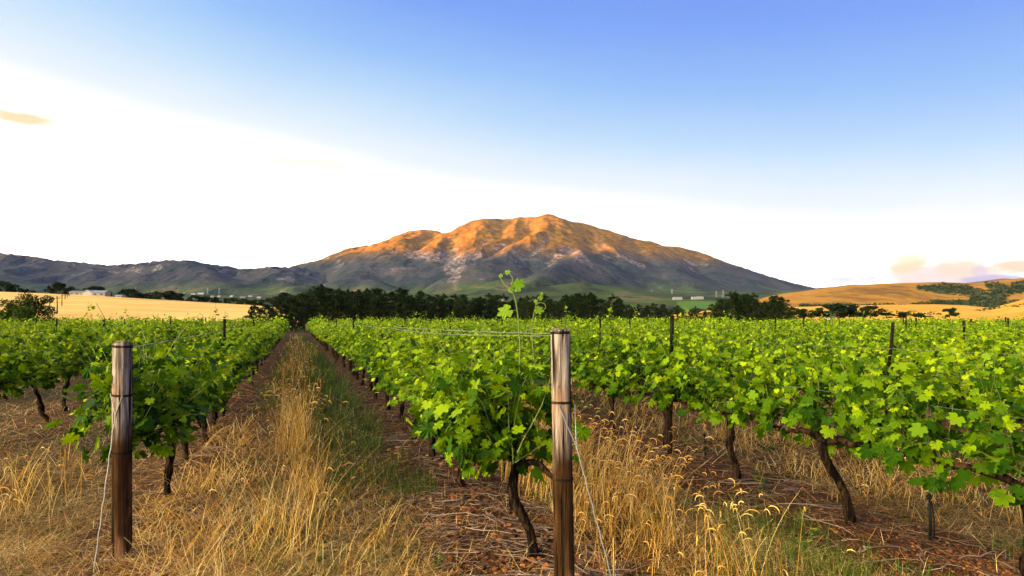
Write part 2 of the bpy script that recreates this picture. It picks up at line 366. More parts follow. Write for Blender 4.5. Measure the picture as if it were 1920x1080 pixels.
def apron(XX, YY):
    py = np.interp(YY, [400, 600, 900, 1100, 1400, 2500, 4500, 6500, 9500], [592.4, 592, 581, 573, 562.5, 555.5, 549.5, 548, 549])
    return (HY - py) / F * YY - .3 + .012 * np.clip(YY - 1200, 0, 3000) * (vnoise(XX / 700, YY / 500, 3) - .5)
def drop(px, py, Ymin=800, Ymax=5200):
    """distance at which the plain shows at this height"""
    Y_ = np.linspace(Ymin, Ymax, 400); X_ = (px - CX) / F * Y_; q = HY - (apron(X_, Y_) - H) / Y_ * F; i_ = int(np.argmin(abs(q - py))); return float(X_[i_]), float(Y_[i_]), float(apron(X_[i_:i_ + 1], Y_[i_:i_ + 1])[0])
class ZM:
    def __call__(s, a, b, c): return z_mount(a, b, c)
    def base(s, a, b, c): return np.minimum(apron(a, b), 1e9)
def mountain_mat(name, tone=1.):
    m_, g = mat(name); pos = geopos(g); geo = g.n('ShaderNodeNewGeometry')
    sp = g.n('ShaderNodeSeparateXYZ'); g.put(sp.inputs[0], pos); nm = g.n('ShaderNodeSeparateXYZ'); g.put(nm.inputs[0], geo.outputs['Normal'])
    n1 = g.noise(pos, .0022, 6, .6); n2 = g.noise(pos, .012, 6, .65); n3 = g.noise(g.scalev(pos, (1, 1, 2.2)), .03, 5, .7)
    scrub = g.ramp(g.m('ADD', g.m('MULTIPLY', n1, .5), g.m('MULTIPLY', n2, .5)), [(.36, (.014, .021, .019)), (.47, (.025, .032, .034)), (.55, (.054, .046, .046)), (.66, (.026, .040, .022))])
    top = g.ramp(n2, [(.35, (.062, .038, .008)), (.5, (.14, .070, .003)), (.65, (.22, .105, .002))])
    c = g.mix(g.mapr(sp.outputs[2], 500, 780, 0, 1, True), scrub, top)  # warm sunlit heights and cool shaded slopes are painted into the colour by height
    rock = g.ramp(n3, [(.35, (.06, .048, .055)), (.5, (.17, .135, .14)), (.65, (.38, .31, .30))])
    rk = g.m('MULTIPLY', g.mapr(nm.outputs[2], .84, .70, 0, 1, True), g.mapr(g.m('ADD', n2, g.m('MULTIPLY', n3, .4)), .52, .72, 0, 1, True))
    rk = g.m('MULTIPLY', rk, g.m('MULTIPLY', g.mapr(sp.outputs[2], 260, 480, .1, 1, True), g.mapr(sp.outputs[2], 720, 860, 1, .12, True)))
    c = g.mix(rk, c, rock)
    cg = g.n('ShaderNodeAttribute', attribute_name='crag').outputs['Fac']
    n4 = g.noise(g.scalev(pos, (1, 1, .35)), .022, 5, .75)
    cgm = g.mapr(g.m('ADD', g.m('MULTIPLY', cg, .42), g.m('MULTIPLY', n4, 1.3)), .93, 1.12, 0, 1, True)
    c = g.mix(g.m('MULTIPLY', cgm, .6), c, g.ramp(n3, [(.40, (.06, .045, .045)), (.52, (.22, .16, .15)), (.64, (.42, .33, .30))]))
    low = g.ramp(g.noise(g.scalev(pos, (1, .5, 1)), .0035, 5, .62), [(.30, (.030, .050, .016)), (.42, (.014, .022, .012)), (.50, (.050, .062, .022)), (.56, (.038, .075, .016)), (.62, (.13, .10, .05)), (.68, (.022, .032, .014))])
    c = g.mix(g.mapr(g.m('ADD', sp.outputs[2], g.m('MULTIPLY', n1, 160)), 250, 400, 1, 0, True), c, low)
    finish(g, c, .95, g.m('ADD', n2, g.m('MULTIPLY', n3, .35)), 1.0, 20., .03); return m_
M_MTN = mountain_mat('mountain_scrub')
Ys = np.concatenate([np.linspace(600, 4300, 60), np.linspace(4330, 7600, 230), np.linspace(7650, 9000, 24)])
CRAG = [[(762, 476, 5), (800, 480, 9), (838, 484, 10), (862, 492, 8)], [(858, 483, 7), (885, 483, 7), (900, 478, 5)], [(838, 500, 8), (858, 520, 6), (850, 545, 4)], [(868, 500, 6), (840, 530, 3)], [(1052, 466, 5), (1078, 474, 7), (1092, 484, 6), (1108, 496, 4)],
        [(1050, 480, 5), (1030, 496, 5)], [(905, 527, 5), (885, 540, 6), (930, 545, 5)], [(1020, 462, 3), (1000, 476, 4)], [(690, 541, 3), (745, 544, 3)], [(1128, 452, 3), (1136, 462, 4)], [(1160, 478, 3), (1205, 500, 4)], [(520, 524, 3), (532, 521, 6), (548, 525, 4)], [(575, 542, 8), (596, 540, 10)], [(250, 505, 4), (258, 507, 5)]]
def cragf(XX, YY, PX, Z):
    PY = HY - (Z - H) / YY * F; d = np.full(PX.shape, 9.)
    for q in CRAG: d = np.minimum(d, poly_d(PX, PY, q))
    return np.clip(1.3 - .5 * d, 0, 1)
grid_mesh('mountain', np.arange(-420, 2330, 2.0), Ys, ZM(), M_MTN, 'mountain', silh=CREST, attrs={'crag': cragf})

RANGE = [(-420, 470), (-200, 468), (0, 474), (50, 480), (75, 482), (100, 488), (140, 491), (200, 497), (230, 496), (250, 495), (290, 490), (320, 487), (330, 489), (345, 488), (358, 487), (380, 494), (420, 498), (445, 504), (480, 503), (510, 499), (530, 502), (550, 498), (580, 505), (620, 522), (650, 545), (700, 566)]
class ZR:
    def __call__(s, XX, YY, PX):
        X2 = XX + 120 * (fbm(XX / 500, YY / 500, 3, 61) - .5); Y2 = YY + 150 * (fbm(XX / 600, YY / 600, 3, 62) - .5)
        z = seg_tent(X2, Y2, [(px, py, 5600) for px, py in RANGE], .42)
        for pts in ([(60, 481, 5600), (20, 510, 5000), (-40, 540, 4400)], [(200, 497, 5600), (160, 520, 5000)], [(330, 489, 5600), (300, 508, 5100), (260, 530, 4600)], [(358, 488, 5600), (400, 510, 5000), (430, 530, 4500)],
                    [(510, 499, 5600), (520, 520, 5000), (530, 535, 4600)], [(560, 535, 4200), (590, 531, 4200), (625, 545, 4200)]):
            z = smax(z, seg_tent(X2, Y2, pts, .36), 50)
        rel = np.clip(z - 100, 0, 400) / 400
        z = z + (fbm(XX / 330, YY / 420, 4, 71, True) - .62) * 110 * rel + (fbm(XX / 90, YY / 120, 3, 74, True) - .6) * 16 * rel
        return smax(z, apron(XX, YY) - 25 + 26 * sstep(4200, 4700, YY), 30)
    def base(s, a, b, c): return apron(a, b)
grid_mesh('mountain_range', np.arange(-420, 722, 2.0), np.concatenate([np.linspace(3700, 6100, 150), np.linspace(6130, 6900, 12)]), ZR(), M_MTN, 'hills', silh=RANGE, attrs={'crag': cragf})

# unseen range added to the west to throw shade over the valley
wr_y = np.linspace(-9000, 9300, 160); wr_x = np.linspace(-9900, -7000, 40)
XX, YY = np.meshgrid(wr_x, wr_y); cr = 1 - abs((XX + 8700) / 1700) ** 1.2
top_ = 1545 + 200 * (fbm(XX / 1500, YY / 1500, 4, 81, True) - .6)
Z = np.maximum(cr, -.05) * top_; Z = Z * sstep(9300, 8300, YY) - 2
c_ = len(wr_x); i, j = np.meshgrid(np.arange(c_ - 1), np.arange(len(wr_y) - 1)); b = (j * c_ + i).ravel()
tag(link('added_shade_range', mesh('added_shade_range', np.stack([XX, YY, Z], -1).reshape(-1, 3), [np.stack([b, b + 1, b + c_ + 1, b + c_], -1)], M_MTN, smooth=True)), kind='structure')

# far blue hills low on the right
FARH = [(1480, 560), (1520, 541), (1560, 538), (1600, 533), (1640, 534), (1700, 538), (1780, 534), (1850, 526), (1885, 521), (1915, 527), (1960, 528), (2050, 520), (2150, 535), (2300, 560)]
class ZF:
    def __call__(s, XX, YY, PX): return np.maximum(seg_tent(XX, YY, [(a, b, 9350) for a, b in FARH], .35), 10)
grid_mesh('far_hills', np.arange(1470, 2310, 4.0), np.linspace(8900, 9800, 24), ZF(), M_MTN, 'far_hills', silh=FARH)

# dry golden hill on the right with its bushy gully
def hill_mat(name, stops, sc, stripe=None, veg=True, rocky=None):
    m_, g = mat(name); pos = geopos(g); n1 = g.noise(pos, sc, 5, .6); n2 = g.noise(g.scalev(pos, stripe or (1, 1, 1)), sc * 9, 4, .65)
    c = g.ramp(g.m('ADD', g.m('MULTIPLY', n1, .65), g.m('MULTIPLY', n2, .35)), stops)
    if veg:
        at = g.n('ShaderNodeAttribute', attribute_name='veg').outputs['Fac']
        vn = g.mapr(g.m('ADD', at, g.m('MULTIPLY', g.m('SUBTRACT', n2, .5), 2.6)), .40, .75, 0, 1, True)
        c = g.mix(vn, c, g.ramp(g.noise(pos, sc * 14, 4, .7), [(.35, (.012, .020, .007)), (.5, (.035, .045, .014)), (.65, (.11, .08, .03))]))
    finish(g, c, .95, n2, .6, 2 if sc < .02 else .15, .1); return m_
HA = [(1380, 572), (1430, 560), (1450, 554), (1480, 549), (1530, 543), (1600, 536), (1660, 532), (1700, 530), (1760, 529), (1820, 531), (1850, 530), (1880, 526), (1920, 522), (2000, 512), (2150, 500), (2350, 498)]
YA = np.linspace(520, 1500, 110)
class ZA:
    def __call__(s, XX, YY, PX):
        tz = (HY - np.interp(PX, [p[0] for p in HA], [p[1] for p in HA])) / F * 1050 + H
        a = sstep(480, 1080, YY) * 1.02 - .9 * sstep(1100, 1600, YY)
        z = tz * a + 3.5 * (fbm(XX / 120, YY / 160, 3, 91) - .5) * sstep(500, 700, YY)
        gul = np.exp(-((PX - (1760 + (YY - 640) * -.02 + 60 * sstep(900, 600, YY))) / 70) ** 2) * sstep(520, 640, YY) * sstep(1050, 800, YY)
        return z - 9 * gul - .6
VA = [(1722, 540, 3), (1775, 541, 7), (1820, 547, 9), (1850, 562, 10), (1880, 568, 6)]
VA2 = [(1850, 535, 3), (1880, 543, 9), (1850, 560, 9), (1925, 535, 8)]
def vegA(XX, YY, PX, Z):
    PY = HY - (Z - H) / YY * F
    d = np.minimum(poly_d(PX, PY, VA), poly_d(PX, PY, VA2))
    d = np.minimum(d, poly_d(PX, PY, [(1500, 574, 2), (1700, 574, 2.2), (1760, 569, 5), (1880, 572, 6), (1960, 566, 4)]))
    return np.clip(1.25 - .6 * d, 0, 1)
M_HILL = hill_mat('dry_hill_grass', [(.34, (.075, .048, .012)), (.45, (.18, .088, .013)), (.55, (.34, .17, .020)), (.64, (.13, .085, .018))], .008, (1, .35, 1))
grid_mesh('golden_hill', np.arange(1380, 2360, 3.0), YA, ZA(), M_HILL, 'golden_hill', attrs={'veg': vegA})
HB = [(1180, 600), (1240, 593), (1330, 582), (1440, 577), (1560, 574), (1650, 572), (1750, 571), (1810, 573), (1860, 578), (1890, 570), (1920, 562), (2000, 552), (2200, 545)]
class ZB:
    def __call__(s, XX, YY, PX):
        tz = (HY - np.interp(PX, [p[0] for p in HB], [p[1] for p in HB])) / F * 440 + H + .8
        return tz * sstep(170, 440, YY) - .8 - tz * .8 * sstep(455, 560, YY) + .5 * (fbm(XX / 30, YY / 30, 3, 95) - .5) * sstep(170, 240, YY)
def vegB(XX, YY, PX, Z):
    PY = HY - (Z - H) / YY * F
    return np.clip(1.3 - .6 * np.minimum(poly_d(PX, PY, [(1400, 588, 3), (1660, 588, 4), (1760, 588, 3)]), poly_d(PX, PY, [(1830, 583, 1.2), (1880, 576, 1.5), (1960, 570, 1.5)])), 0, 1)
M_FIELD = hill_mat('cut_wheat', [(.34, (.38, .18, .016)), (.5, (.54, .27, .028)), (.66, (.66, .37, .055))], .02, (.12, 1, 1), False)
grid_mesh('far_wheat_field', np.arange(1180, 2210, 4.0), np.linspace(160, 560, 70), ZB(), M_FIELD, 'far_wheat_field', attrs={'veg': vegB})
sh_r = np.random.default_rng(5); SHV = []
def shrub_fill(fn, vf, p0, p1, y0, y1, n_, s0, s1):
    px_ = sh_r.uniform(p0, p1, n_); y_ = sh_r.uniform(y0, y1, n_); x_ = (px_ - CX) / F * y_; z_ = fn(x_, y_, px_); ok = vf(x_, y_, px_, z_) + .35 * (sh_r.random(n_) - .5) > .5
    for a, b, c in zip(x_[ok], y_[ok], z_[ok]):
        s = sh_r.uniform(s0, s1); v = sh_r.normal(0, 1, (16, 3)); v /= np.linalg.norm(v, axis=1)[:, None]; v[:, 2] = abs(v[:, 2]); p = np.array([a, b, c]) + v * [s, s, s * .7] * .7
        u = sh_r.normal(0, 1, (16, 3)) * s * .35; w_ = sh_r.normal(0, 1, (16, 3)) * s * .35; SHV.append(np.stack([p, p + u, p + w_], 1).reshape(-1, 3))
shrub_fill(ZA(), vegA, 1480, 2050, 560, 1060, 5200, 1.2, 3.6); shrub_fill(ZB(), vegB, 1400, 2000, 190, 440, 2600, .4, 1.1)
SHV = np.concatenate(SHV)
# wheat field rising on the left
HC = [(-700, 535), (-300, 543), (0, 547), (50, 549), (100, 551), (200, 556), (300, 562), (400, 568), (470, 572), (560, 580), (650, 584), (740, 595), (800, 602)]
def tzC(PX): return (HY - np.interp(PX, [p[0] for p in HC], [p[1] for p in HC])) / F * 300 + H
def zC(XX, YY): 
    PX = CX + XX / YY * F
    return (tzC(PX) + .7) * (np.clip((YY - 84) / 216, 0, 1) ** 1.25) - .62 - (tzC(PX) + .8) * sstep(302, 420, YY) + .12 * (fbm(XX / 9, YY / 9, 3, 97) - .5) * sstep(84, 100, YY)
class ZC:
    def __call__(s, XX, YY, PX): return zC(XX, YY)
grid_mesh('wheat_field', np.arange(-700, 800, 5.0), np.linspace(84, 430, 130), ZC(), hill_mat('ripe_wheat', [(.36, (.36, .19, .035)), (.48, (.55, .34, .085)), (.56, (.64, .41, .115)), (.66, (.74, .52, .18))], .02, (.05, 1.6, 1), False), 'wheat_field')

# ------------------------------------------------------------------ leaves and vines
def leaf_shape():
    half = [(0, 1.0), (9, .86), (14, .88), (27, .60), (40, .86), (50, .94), (60, .80), (74, .55), (92, .80), (104, .80), (118, .66), (140, .66), (160, .55), (172, .22)]
    a = [(d, r) for d, r in half] + [(-d, r) for d, r in half[::-1] if d]
    P_ = np.array([[r * math.sin(R(d)), r * math.cos(R(d))] for d, r in a]); P_[:, 1] += .12
    z = -.22 * (P_[:, 0] ** 2) - .16 * np.clip(P_[:, 1], 0, 2) ** 2 + .10 * abs(P_[:, 0])
    V = np.vstack([[0, .12, .0], np.column_stack([P_, z])]); n = len(a)
    T = [[0, 1 + q, 1 + (q + 1) % n] for q in range(n)]
    return V * .56, np.array(T)
LV, LT = leaf_shape(); LV[:, 2] += .035 * np.sin(np.arange(len(LV)) * 2.4)
LV2 = np.array([[0, 0, 0], [.42, .2, -.03], [.30, .62, -.08], [0, .6, .02], [-.30, .62, -.08], [-.42, .2, -.03], [0, 1., -.14]]) * .9; LT2 = np.array([[0, 1, 3], [1, 2, 3], [2, 6, 3], [3, 6, 4], [3, 4, 5], [0, 3, 5]])
def place_leaves(pos, tip, nrm, size, LVx, LTx, curl=None):
    tip = tip / np.linalg.norm(tip, axis=1)[:, None]; x = np.cross(tip, nrm); x /= np.linalg.norm(x, axis=1)[:, None] + 1e-9; nz = np.cross(x, tip)
    s = size[:, None, None]; wv = (.82 + .36 * np.abs(np.sin(np.arange(len(pos)) * 12.9898)))[:, None, None]; c = (curl if curl is not None else np.ones(len(pos)))[:, None, None]
    V = pos[:, None] + s * (wv * LVx[None, :, 0:1] * x[:, None] + LVx[None, :, 1:2] * tip[:, None] + c * LVx[None, :, 2:3] * nz[:, None])
    T = (LTx[None] + (np.arange(len(pos)) * len(LVx))[:, None, None]).reshape(-1, 3)
    return V.reshape(-1, 3), T
def shoot_path(rs, p0, dirv, length, droop, k=9):
    d = np.array(dirv, float); d /= np.linalg.norm(d); p = np.array(p0, float); pts = [p.copy()]; st = length / (k - 1)
    for q in range(k - 1):
        d = d + rs.normal(0, .11, 3) + np.array([0, 0, -droop * (q / k)]); d /= np.linalg.norm(d); p = p + d * st; pts.append(p.copy())
    return np.array(pts)
def foliage(seed, nshoot=26, nfill=190, half=.62, lod=0, spread=1., top=1.0, x0_=None):
    rs = np.random.default_rng(seed); mb = MB(); pos = []; out = []; size = []; young = []; lo_x = -half if x0_ is None else x0_
    for q in range(nshoot):
        x0 = rs.uniform(lo_x, half); side = rs.choice([-1, 1]); lat = side * abs(rs.normal(.16, .16)) * spread
        long_ = rs.random()
        ln = rs.uniform(.45, .86) * top; droop = rs.uniform(0, .16)
        if q % 5 == 0: lat = side * rs.uniform(.5, .95) * spread; droop = rs.uniform(.35, .6); ln = rs.uniform(.45, .75)
        if q % 4 == 3: ln *= rs.uniform(1.1, 1.42); droop *= .4
        pts = shoot_path(rs, (x0, 0, .62 + rs.uniform(-.03, .08)), (rs.normal(0, .22), lat * 1.6, 1.), ln, droop)
        tube(mb, pts, np.linspace(.0045, .0016, len(pts)), 3, 1, False)
        nl = int(ln / .040); tt = np.sort(rs.uniform(.08, 1, nl)) * (len(pts) - 1)
        for t in tt:
            a = int(min(t, len(pts) - 2)); p = pts[a] + (pts[a + 1] - pts[a]) * (t - a); fr = t / (len(pts) - 1)
            an = rs.uniform(0, 2 * math.pi); pet = np.array([math.cos(an) * .7, math.sin(an), rs.uniform(-.1, .6)]); pet[1] += side * .4 * min(1, abs(p[1]) * 3); pet /= np.linalg.norm(pet)
            pl = rs.uniform(.04, .10) * (1.1 - .6 * fr); pe = p + pet * pl
            pos.append(pe); out.append(pet); size.append(rs.uniform(.075, .135) * (1 - .72 * max(0, fr - .35) / .65)); young.append(max(0, fr - .3) / .7 + rs.uniform(-.1, .15))
    for q in range(nfill):
        x = rs.uniform(lo_x - .04, half + .08); an = rs.uniform(-.95, math.pi + .95)
        ry, rz = .36 * spread, .40
        rr = rs.uniform(.62, 1.06) * (1 - .15 * rs.random())
        p = np.array([x, math.cos(an) * ry * rr, .85 + math.sin(an) * rz * rr * (1.05 if math.sin(an) > 0 else .95)])
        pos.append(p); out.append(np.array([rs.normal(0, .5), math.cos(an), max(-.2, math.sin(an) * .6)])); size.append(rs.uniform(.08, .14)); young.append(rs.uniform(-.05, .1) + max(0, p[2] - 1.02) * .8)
    for q in range(46):                                       # leaves hanging over the cordon
        sd = rs.choice([-1, 1]); pos.append(np.array([rs.uniform(lo_x, half), sd * rs.uniform(.03, .16), rs.uniform(.52, .72)])); out.append(np.array([rs.normal(0, .4), sd, .1])); size.append(rs.uniform(.08, .14)); young.append(rs.uniform(-.15, 0))
    pos = np.array(pos); out = np.array(out); size = np.array(size); n = len(pos)
    zmin = .47 + .95 * np.clip(abs(pos[:, 1]) - .2, 0, .5) + rs.uniform(-.05, .08, n); lowz = pos[:, 2] < zmin; pos[lowz, 2] = (zmin + rs.uniform(0, .14, n))[lowz]
    tip = out * .55 + rs.normal(0, .35, (n, 3)) + np.array([0, 0, -.62]); nrm = out * .75 + rs.normal(0, .42, (n, 3)) + np.array([0, 0, .75])
    V, T = place_leaves(pos, tip, nrm, size, *((LV, LT) if lod == 0 else (LV2, LT2)), curl=rs.uniform(-.4, 2.4, n))
    mb.add(V, T, None, 0)
    # clusters of young leaves at the shoot tips come from the small sizes above
    ys = np.zeros(mb.n); ys[-len(pos) * (len(LV) if lod == 0 else len(LV2)):] = np.repeat(young, len(LV) if lod == 0 else len(LV2))
    me = mb.build('foliage', [M_LEAF, M_STEM]); at = me.attributes.new('young', 'FLOAT', 'POINT'); at.data.foreach_set('value', ys.astype(np.float32)); return me
def trunk_mesh(seed, lean=None, full=True):
    rs = np.random.default_rng(seed); mb = MB()
    k = 13; z = np.linspace(-.06, .60, k); lx = rs.normal(0, .07); ly = rs.normal(0, .05)
    w1 = rs.normal(0, .016, (k, 2)).cumsum(0) * .8; w1[0] = 0
    f = np.linspace(0, 1, k)
    pts = np.column_stack([lx * (1 - f) + w1[:, 0] + .022 * np.sin(f * 4 + seed * 1.7), ly * (1 - f) + w1[:, 1], z])
    if lean is not None: pts = np.array(lean, float); k = len(pts); f = np.linspace(0, 1, k)
    rad = .030 * (1 + .35 * np.exp(-f * 8)) * (1 + .18 * np.sin(f * 11 + seed)) ; rad[-1] = .034; rad[-2] = .031
    tube(mb, pts, rad, 10, 0, True, .5, rs)
    return mb.build('trunk', [M_BARK], True), pts[-1]
def cordon_mesh(seed, p0):
    rs = np.random.default_rng(seed + 500); mb = MB()
    for s in (-1, 1):
        k = 7; f = np.linspace(0, 1, k)
        pts = np.column_stack([p0[0] * (1 - f) + s * .58 * f, p0[1] * (1 - f) + rs.normal(0, .012, k), p0[2] + .03 * np.sin(f * 4) + rs.normal(0, .012, k) + .02 * f])
        tube(mb, pts, np.linspace(.026, .012, k) * (1 + .2 * rs.random(k)), 7, 0, True, .4, rs)
    return mb.build('cordon', [M_BARK], True)
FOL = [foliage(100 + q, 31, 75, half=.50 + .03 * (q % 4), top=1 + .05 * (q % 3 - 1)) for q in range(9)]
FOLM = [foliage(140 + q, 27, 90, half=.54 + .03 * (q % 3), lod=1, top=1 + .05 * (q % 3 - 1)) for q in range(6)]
TRK = []
for q in range(7):
    t_, p_ = trunk_mesh(q); TRK.append((t_, cordon_mesh(q, p_)))
RZ = math.pi / 2 - TH                           # local x along the row

def row_name(k):
    return {-1: "the row left of the grass aisle", 0: "the row right of the grass aisle", 1: "the second row right of the aisle", 2: "the third row right of the aisle",
            3: "the fourth row right of the aisle", -2: "the second row left of the aisle", -3: "the third row left of the aisle"}.get(k)
ORD = ['first', 'second', 'third', 'fourth', 'fifth', 'sixth', 'seventh', 'eighth', 'ninth', 'tenth']
# positions of every vine in view
T_FIRST = {0: [3.45, 5.05, 6.1, 7.25], -1: [5.65, 6.95, 8.1], 1: [2.05, 3.15, 4.36, 5.5], 2: [1.3]}
vines = []
YEND = 56.
for kx in range(-26, 34):
    L = L0 + SP * kx; ts = list(T_FIRST.get(kx, [])); t = (ts[-1] + 1.2) if ts else (-.2 + .37 * (kx % 3)) + (2.9 if kx < -1 else 0)
    while True:
        x, y = rc(t, L)
        if y > YEND or t > 90: break
        ts.append(t); t += 1.2 + rng.normal(0, .05)
    n_in = 0
    for t in ts:
        x, y = rc(t, L)
        if y < 1.6: continue
        px = CX + x / y * F; m_ = 1.0 * F / y
        if px < -m_ - 20 or px > 1920 + m_ + 20: continue
        vines.append((y, x, kx, t, n_in)); n_in += 1
vines.sort()
NEAR = 296
near_v = vines[:NEAR]; far_v = vines[NEAR:]
for q, (y, x, kx, t, ni) in enumerate(near_v):
    rs = random.Random(q * 7 + 1); z = float(gz(x, y))
    root = empty('grapevine', (x, y, z), RZ + (math.pi if rs.random() < .5 else 0))
    fm = (FOL if y < 17 else FOLM); fo = link('foliage', fm[rs.randrange(len(fm))], root, scale=(rs.uniform(.95, 1.08), rs.uniform(.85, 1.18), rs.uniform(.90, 1.07)))
    tm, cm = TRK[rs.randrange(len(TRK))]
    rn = row_name(kx); lab = grp = None
    if kx == 0 and ni == 0:
        # first vine behind the right-hand end post: leaning trunk, crown hanging low beside the post
        tm, pe = trunk_mesh(77, [(-.03, -.03, -.06), (-.03, -.02, .06), (-.02, .0, .17), (-.02, .05, .27), (0, .10, .36), (.0, .115, .45), (.02, .09, .54), (.02, .08, .62)]); cm = cordon_mesh(77, pe)
        root.rotation_euler[2] = RZ; fo.data = foliage(977, 40, 270, half=.66, spread=1.35, top=1.0, x0_=-.2); fo.scale = (1, 1, 1); fo.location = (0, .15, .03)
        vine0 = root
    if kx == 1 and ni == 0 or kx == 1 and ni == 1: root.rotation_euler[2] = RZ
    if kx == 1 and ni == 1: tm, pe = trunk_mesh(88, [(-.02, -.02, -.06), (-.01, -.01, .10), (.0, .02, .22), (.02, .07, .34), (.05, .12, .44), (.07, .17, .54), (.08, .18, .62)]); cm = cordon_mesh(88, pe)
    if kx == 0 and 0 < ni < 5: root.rotation_euler[2] = RZ; fo.location = (0, .06, .05); fo.scale = (1.05, 1.15, .99)
    if kx == -1 and ni == 0: root.rotation_euler[2] = RZ; fo.data = foliage(978, 46, 330, half=.62, spread=1.15, x0_=-1.2); fo.scale = (1, 1, 1); fo.location = (0, 0, .05)
    link('trunk', tm, root); link('cordon', cm, root)
    if rn and ni < 9 and kx in (-2, -1, 0, 1, 2):
        lab = f"leafy grapevine, {ORD[ni]} from the near end of {rn}"
        if kx == 0 and ni == 0: lab = "nearest grapevine, crooked dark trunk, leaves crowding against the taller near end post"
        if kx == 1 and ni == 1: lab = "grapevine with bare leaning trunk above red stony soil beside the black irrigation stake"
    elif rn:
        lab = f"green grapevine farther along {rn}, among others just like it"; grp = f"grapevines farther along {rn}"
    elif kx > 3: lab = "green grapevine in the many rows beyond the fourth right of the aisle"; grp = "grapevines in the rows far right of the aisle"
    else: lab = "green grapevine in the rows farther left, towards the wheat field"; grp = "grapevines in the rows far left of the aisle"
    tag(root, lab, 'grapevine', grp or (f"grapevines in {rn}"))
# tall shoots standing above the nearest vine
def tall_shoot(name, pts, leaves, parent_root, seed):
    rs = np.random.default_rng(seed); mb = MB(); pts = np.array(pts, float)
    M_ = parent_root.matrix_basis.inverted()
    pl = np.array([tuple(M_ @ Vector(p)) for p in pts]); 
    kk = np.linspace(0, len(pl) - 1, len(pl) * 4); sm = np.column_stack([np.interp(kk, range(len(pl)), pl[:, c]) for c in range(3)])
    sm[1:-1] = (sm[:-2] + 2 * sm[1:-1] + sm[2:]) / 4
    tube(mb, sm, np.linspace(.0055, .002, len(sm)), 5, 1, True)
    for (p, s, tipd) in leaves:
        q = M_ @ Vector(p); V, T = place_leaves(np.array([tuple(q)]), np.array([tuple(M_.to_3x3() @ Vector(tipd))]), np.array([tuple(M_.to_3x3() @ Vector((.1, -1, .35)))]), np.array([s]), LV, LT); mb.add(V, T, None, 0)
        near_i = ((sm - np.array(tuple(q))) ** 2).sum(1).argmin(); tube(mb, [sm[near_i], np.array(tuple(q))], .0018, 3, 1, False)
    return link(name, mb.build(name, [M_TIP, M_STEM]), parent_root)
bpy.context.view_layer.update()
Yd = 3.75
def pw(px, py, dd=0): return P(px, py, Yd + dd)
tall_shoot('shoot', [pw(974, 700), pw(975, 640), pw(971, 590), pw(966, 560), pw(958, 540), pw(962, 522), pw(955, 512), pw(945, 512)],
           [(pw(967, 538), .115, (.5, 0, .5)), (pw(952, 582), .13, (-.8, 0, -.35)), (pw(950, 511), .05, (1, 0, .3)), (pw(940, 516), .035, (-.6, 0, -.5)), (pw(960, 545), .05, (-1, 0, .3)), (pw(978, 610), .06, (-.4, 0, -.7))], vine0, 1)
tall_shoot('tendril', [pw(960, 545), pw(950, 538), pw(942, 528), pw(937, 518), pw(941, 512)], [], vine0, 2)
tall_shoot('shoot', [pw(1003, 690, .2), pw(998, 640, .2), pw(998, 605, .2), pw(1003, 578, .2), pw(1008, 562, .2), pw(1014, 550, .2)],
           [(pw(1007, 580, .2), .085, (.7, 0, -.2)), (pw(1012, 560, .2), .05, (.5, 0, .6)), (pw(1006, 566, .2), .04, (-.6, 0, .4)), (pw(1015, 552, .2), .03, (.3, 0, .8))], vine0, 3)
tall_shoot('tendril', [pw(1004, 572, .2), pw(1012, 567, .2), pw(1021, 569, .2), pw(1024, 577, .2), pw(1018, 582, .2)], [], vine0, 4)

# the vines beyond the nearest three hundred, one mass
mb = MB()
base = []
for q in range(8):
    rs = np.random.default_rng(900 + q); n = 150
    an = rs.uniform(-.7, math.pi + .7, n); rr = rs.uniform(.7, 1.1, n)
    pos = np.column_stack([rs.uniform(-.68, .68, n), np.cos(an) * .40 * rr, .92 + np.sin(an) * .38 * rr]); sh = rs.random(n) < .16; pos[sh, 2] += rs.uniform(.05, .32, sh.sum())
    out = np.column_stack([rs.normal(0, .4, n), np.cos(an), np.sin(an) * .6])
    V, T = place_leaves(pos, out * .5 + rs.normal(0, .4, (n, 3)) + [0, 0, -.5], out + rs.normal(0, .45, (n, 3)) + [0, 0, .7], rs.uniform(.12, .2, n), LV2, LT2)
    b2 = MB(); tube(b2, [(0, 0, -.05), (.03, .02, .3), (0, 0, .62)], .028, 4, 0, False); base.append((V, T, b2.V[0], b2.Q[0]))
for q, (y, x, kx, t, ni) in enumerate(far_v):
    V, T, V2, Q2 = base[q % 8]; z = float(gz(x, y)); a = RZ + (math.pi if (q // 8) % 2 else 0); c, s = math.cos(a), math.sin(a); zs = 1 + .07 * math.sin(q * 3.1) + .06 * math.sin(q * 1.3)
    def tr(V): return np.column_stack([V[:, 0] * c - V[:, 1] * s + x, V[:, 0] * s + V[:, 1] * c + y, V[:, 2] * zs + z])
    mb.add(tr(V), T, None, 0); mb.add(tr(V2), None, Q2, 1)
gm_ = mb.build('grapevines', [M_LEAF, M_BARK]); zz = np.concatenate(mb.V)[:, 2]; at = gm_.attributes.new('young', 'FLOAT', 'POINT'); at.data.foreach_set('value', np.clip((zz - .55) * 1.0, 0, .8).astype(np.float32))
tag(link('grapevines', gm_), "far rows of green grapevines running together towards the pine trees", 'grapevines', kind='stuff')

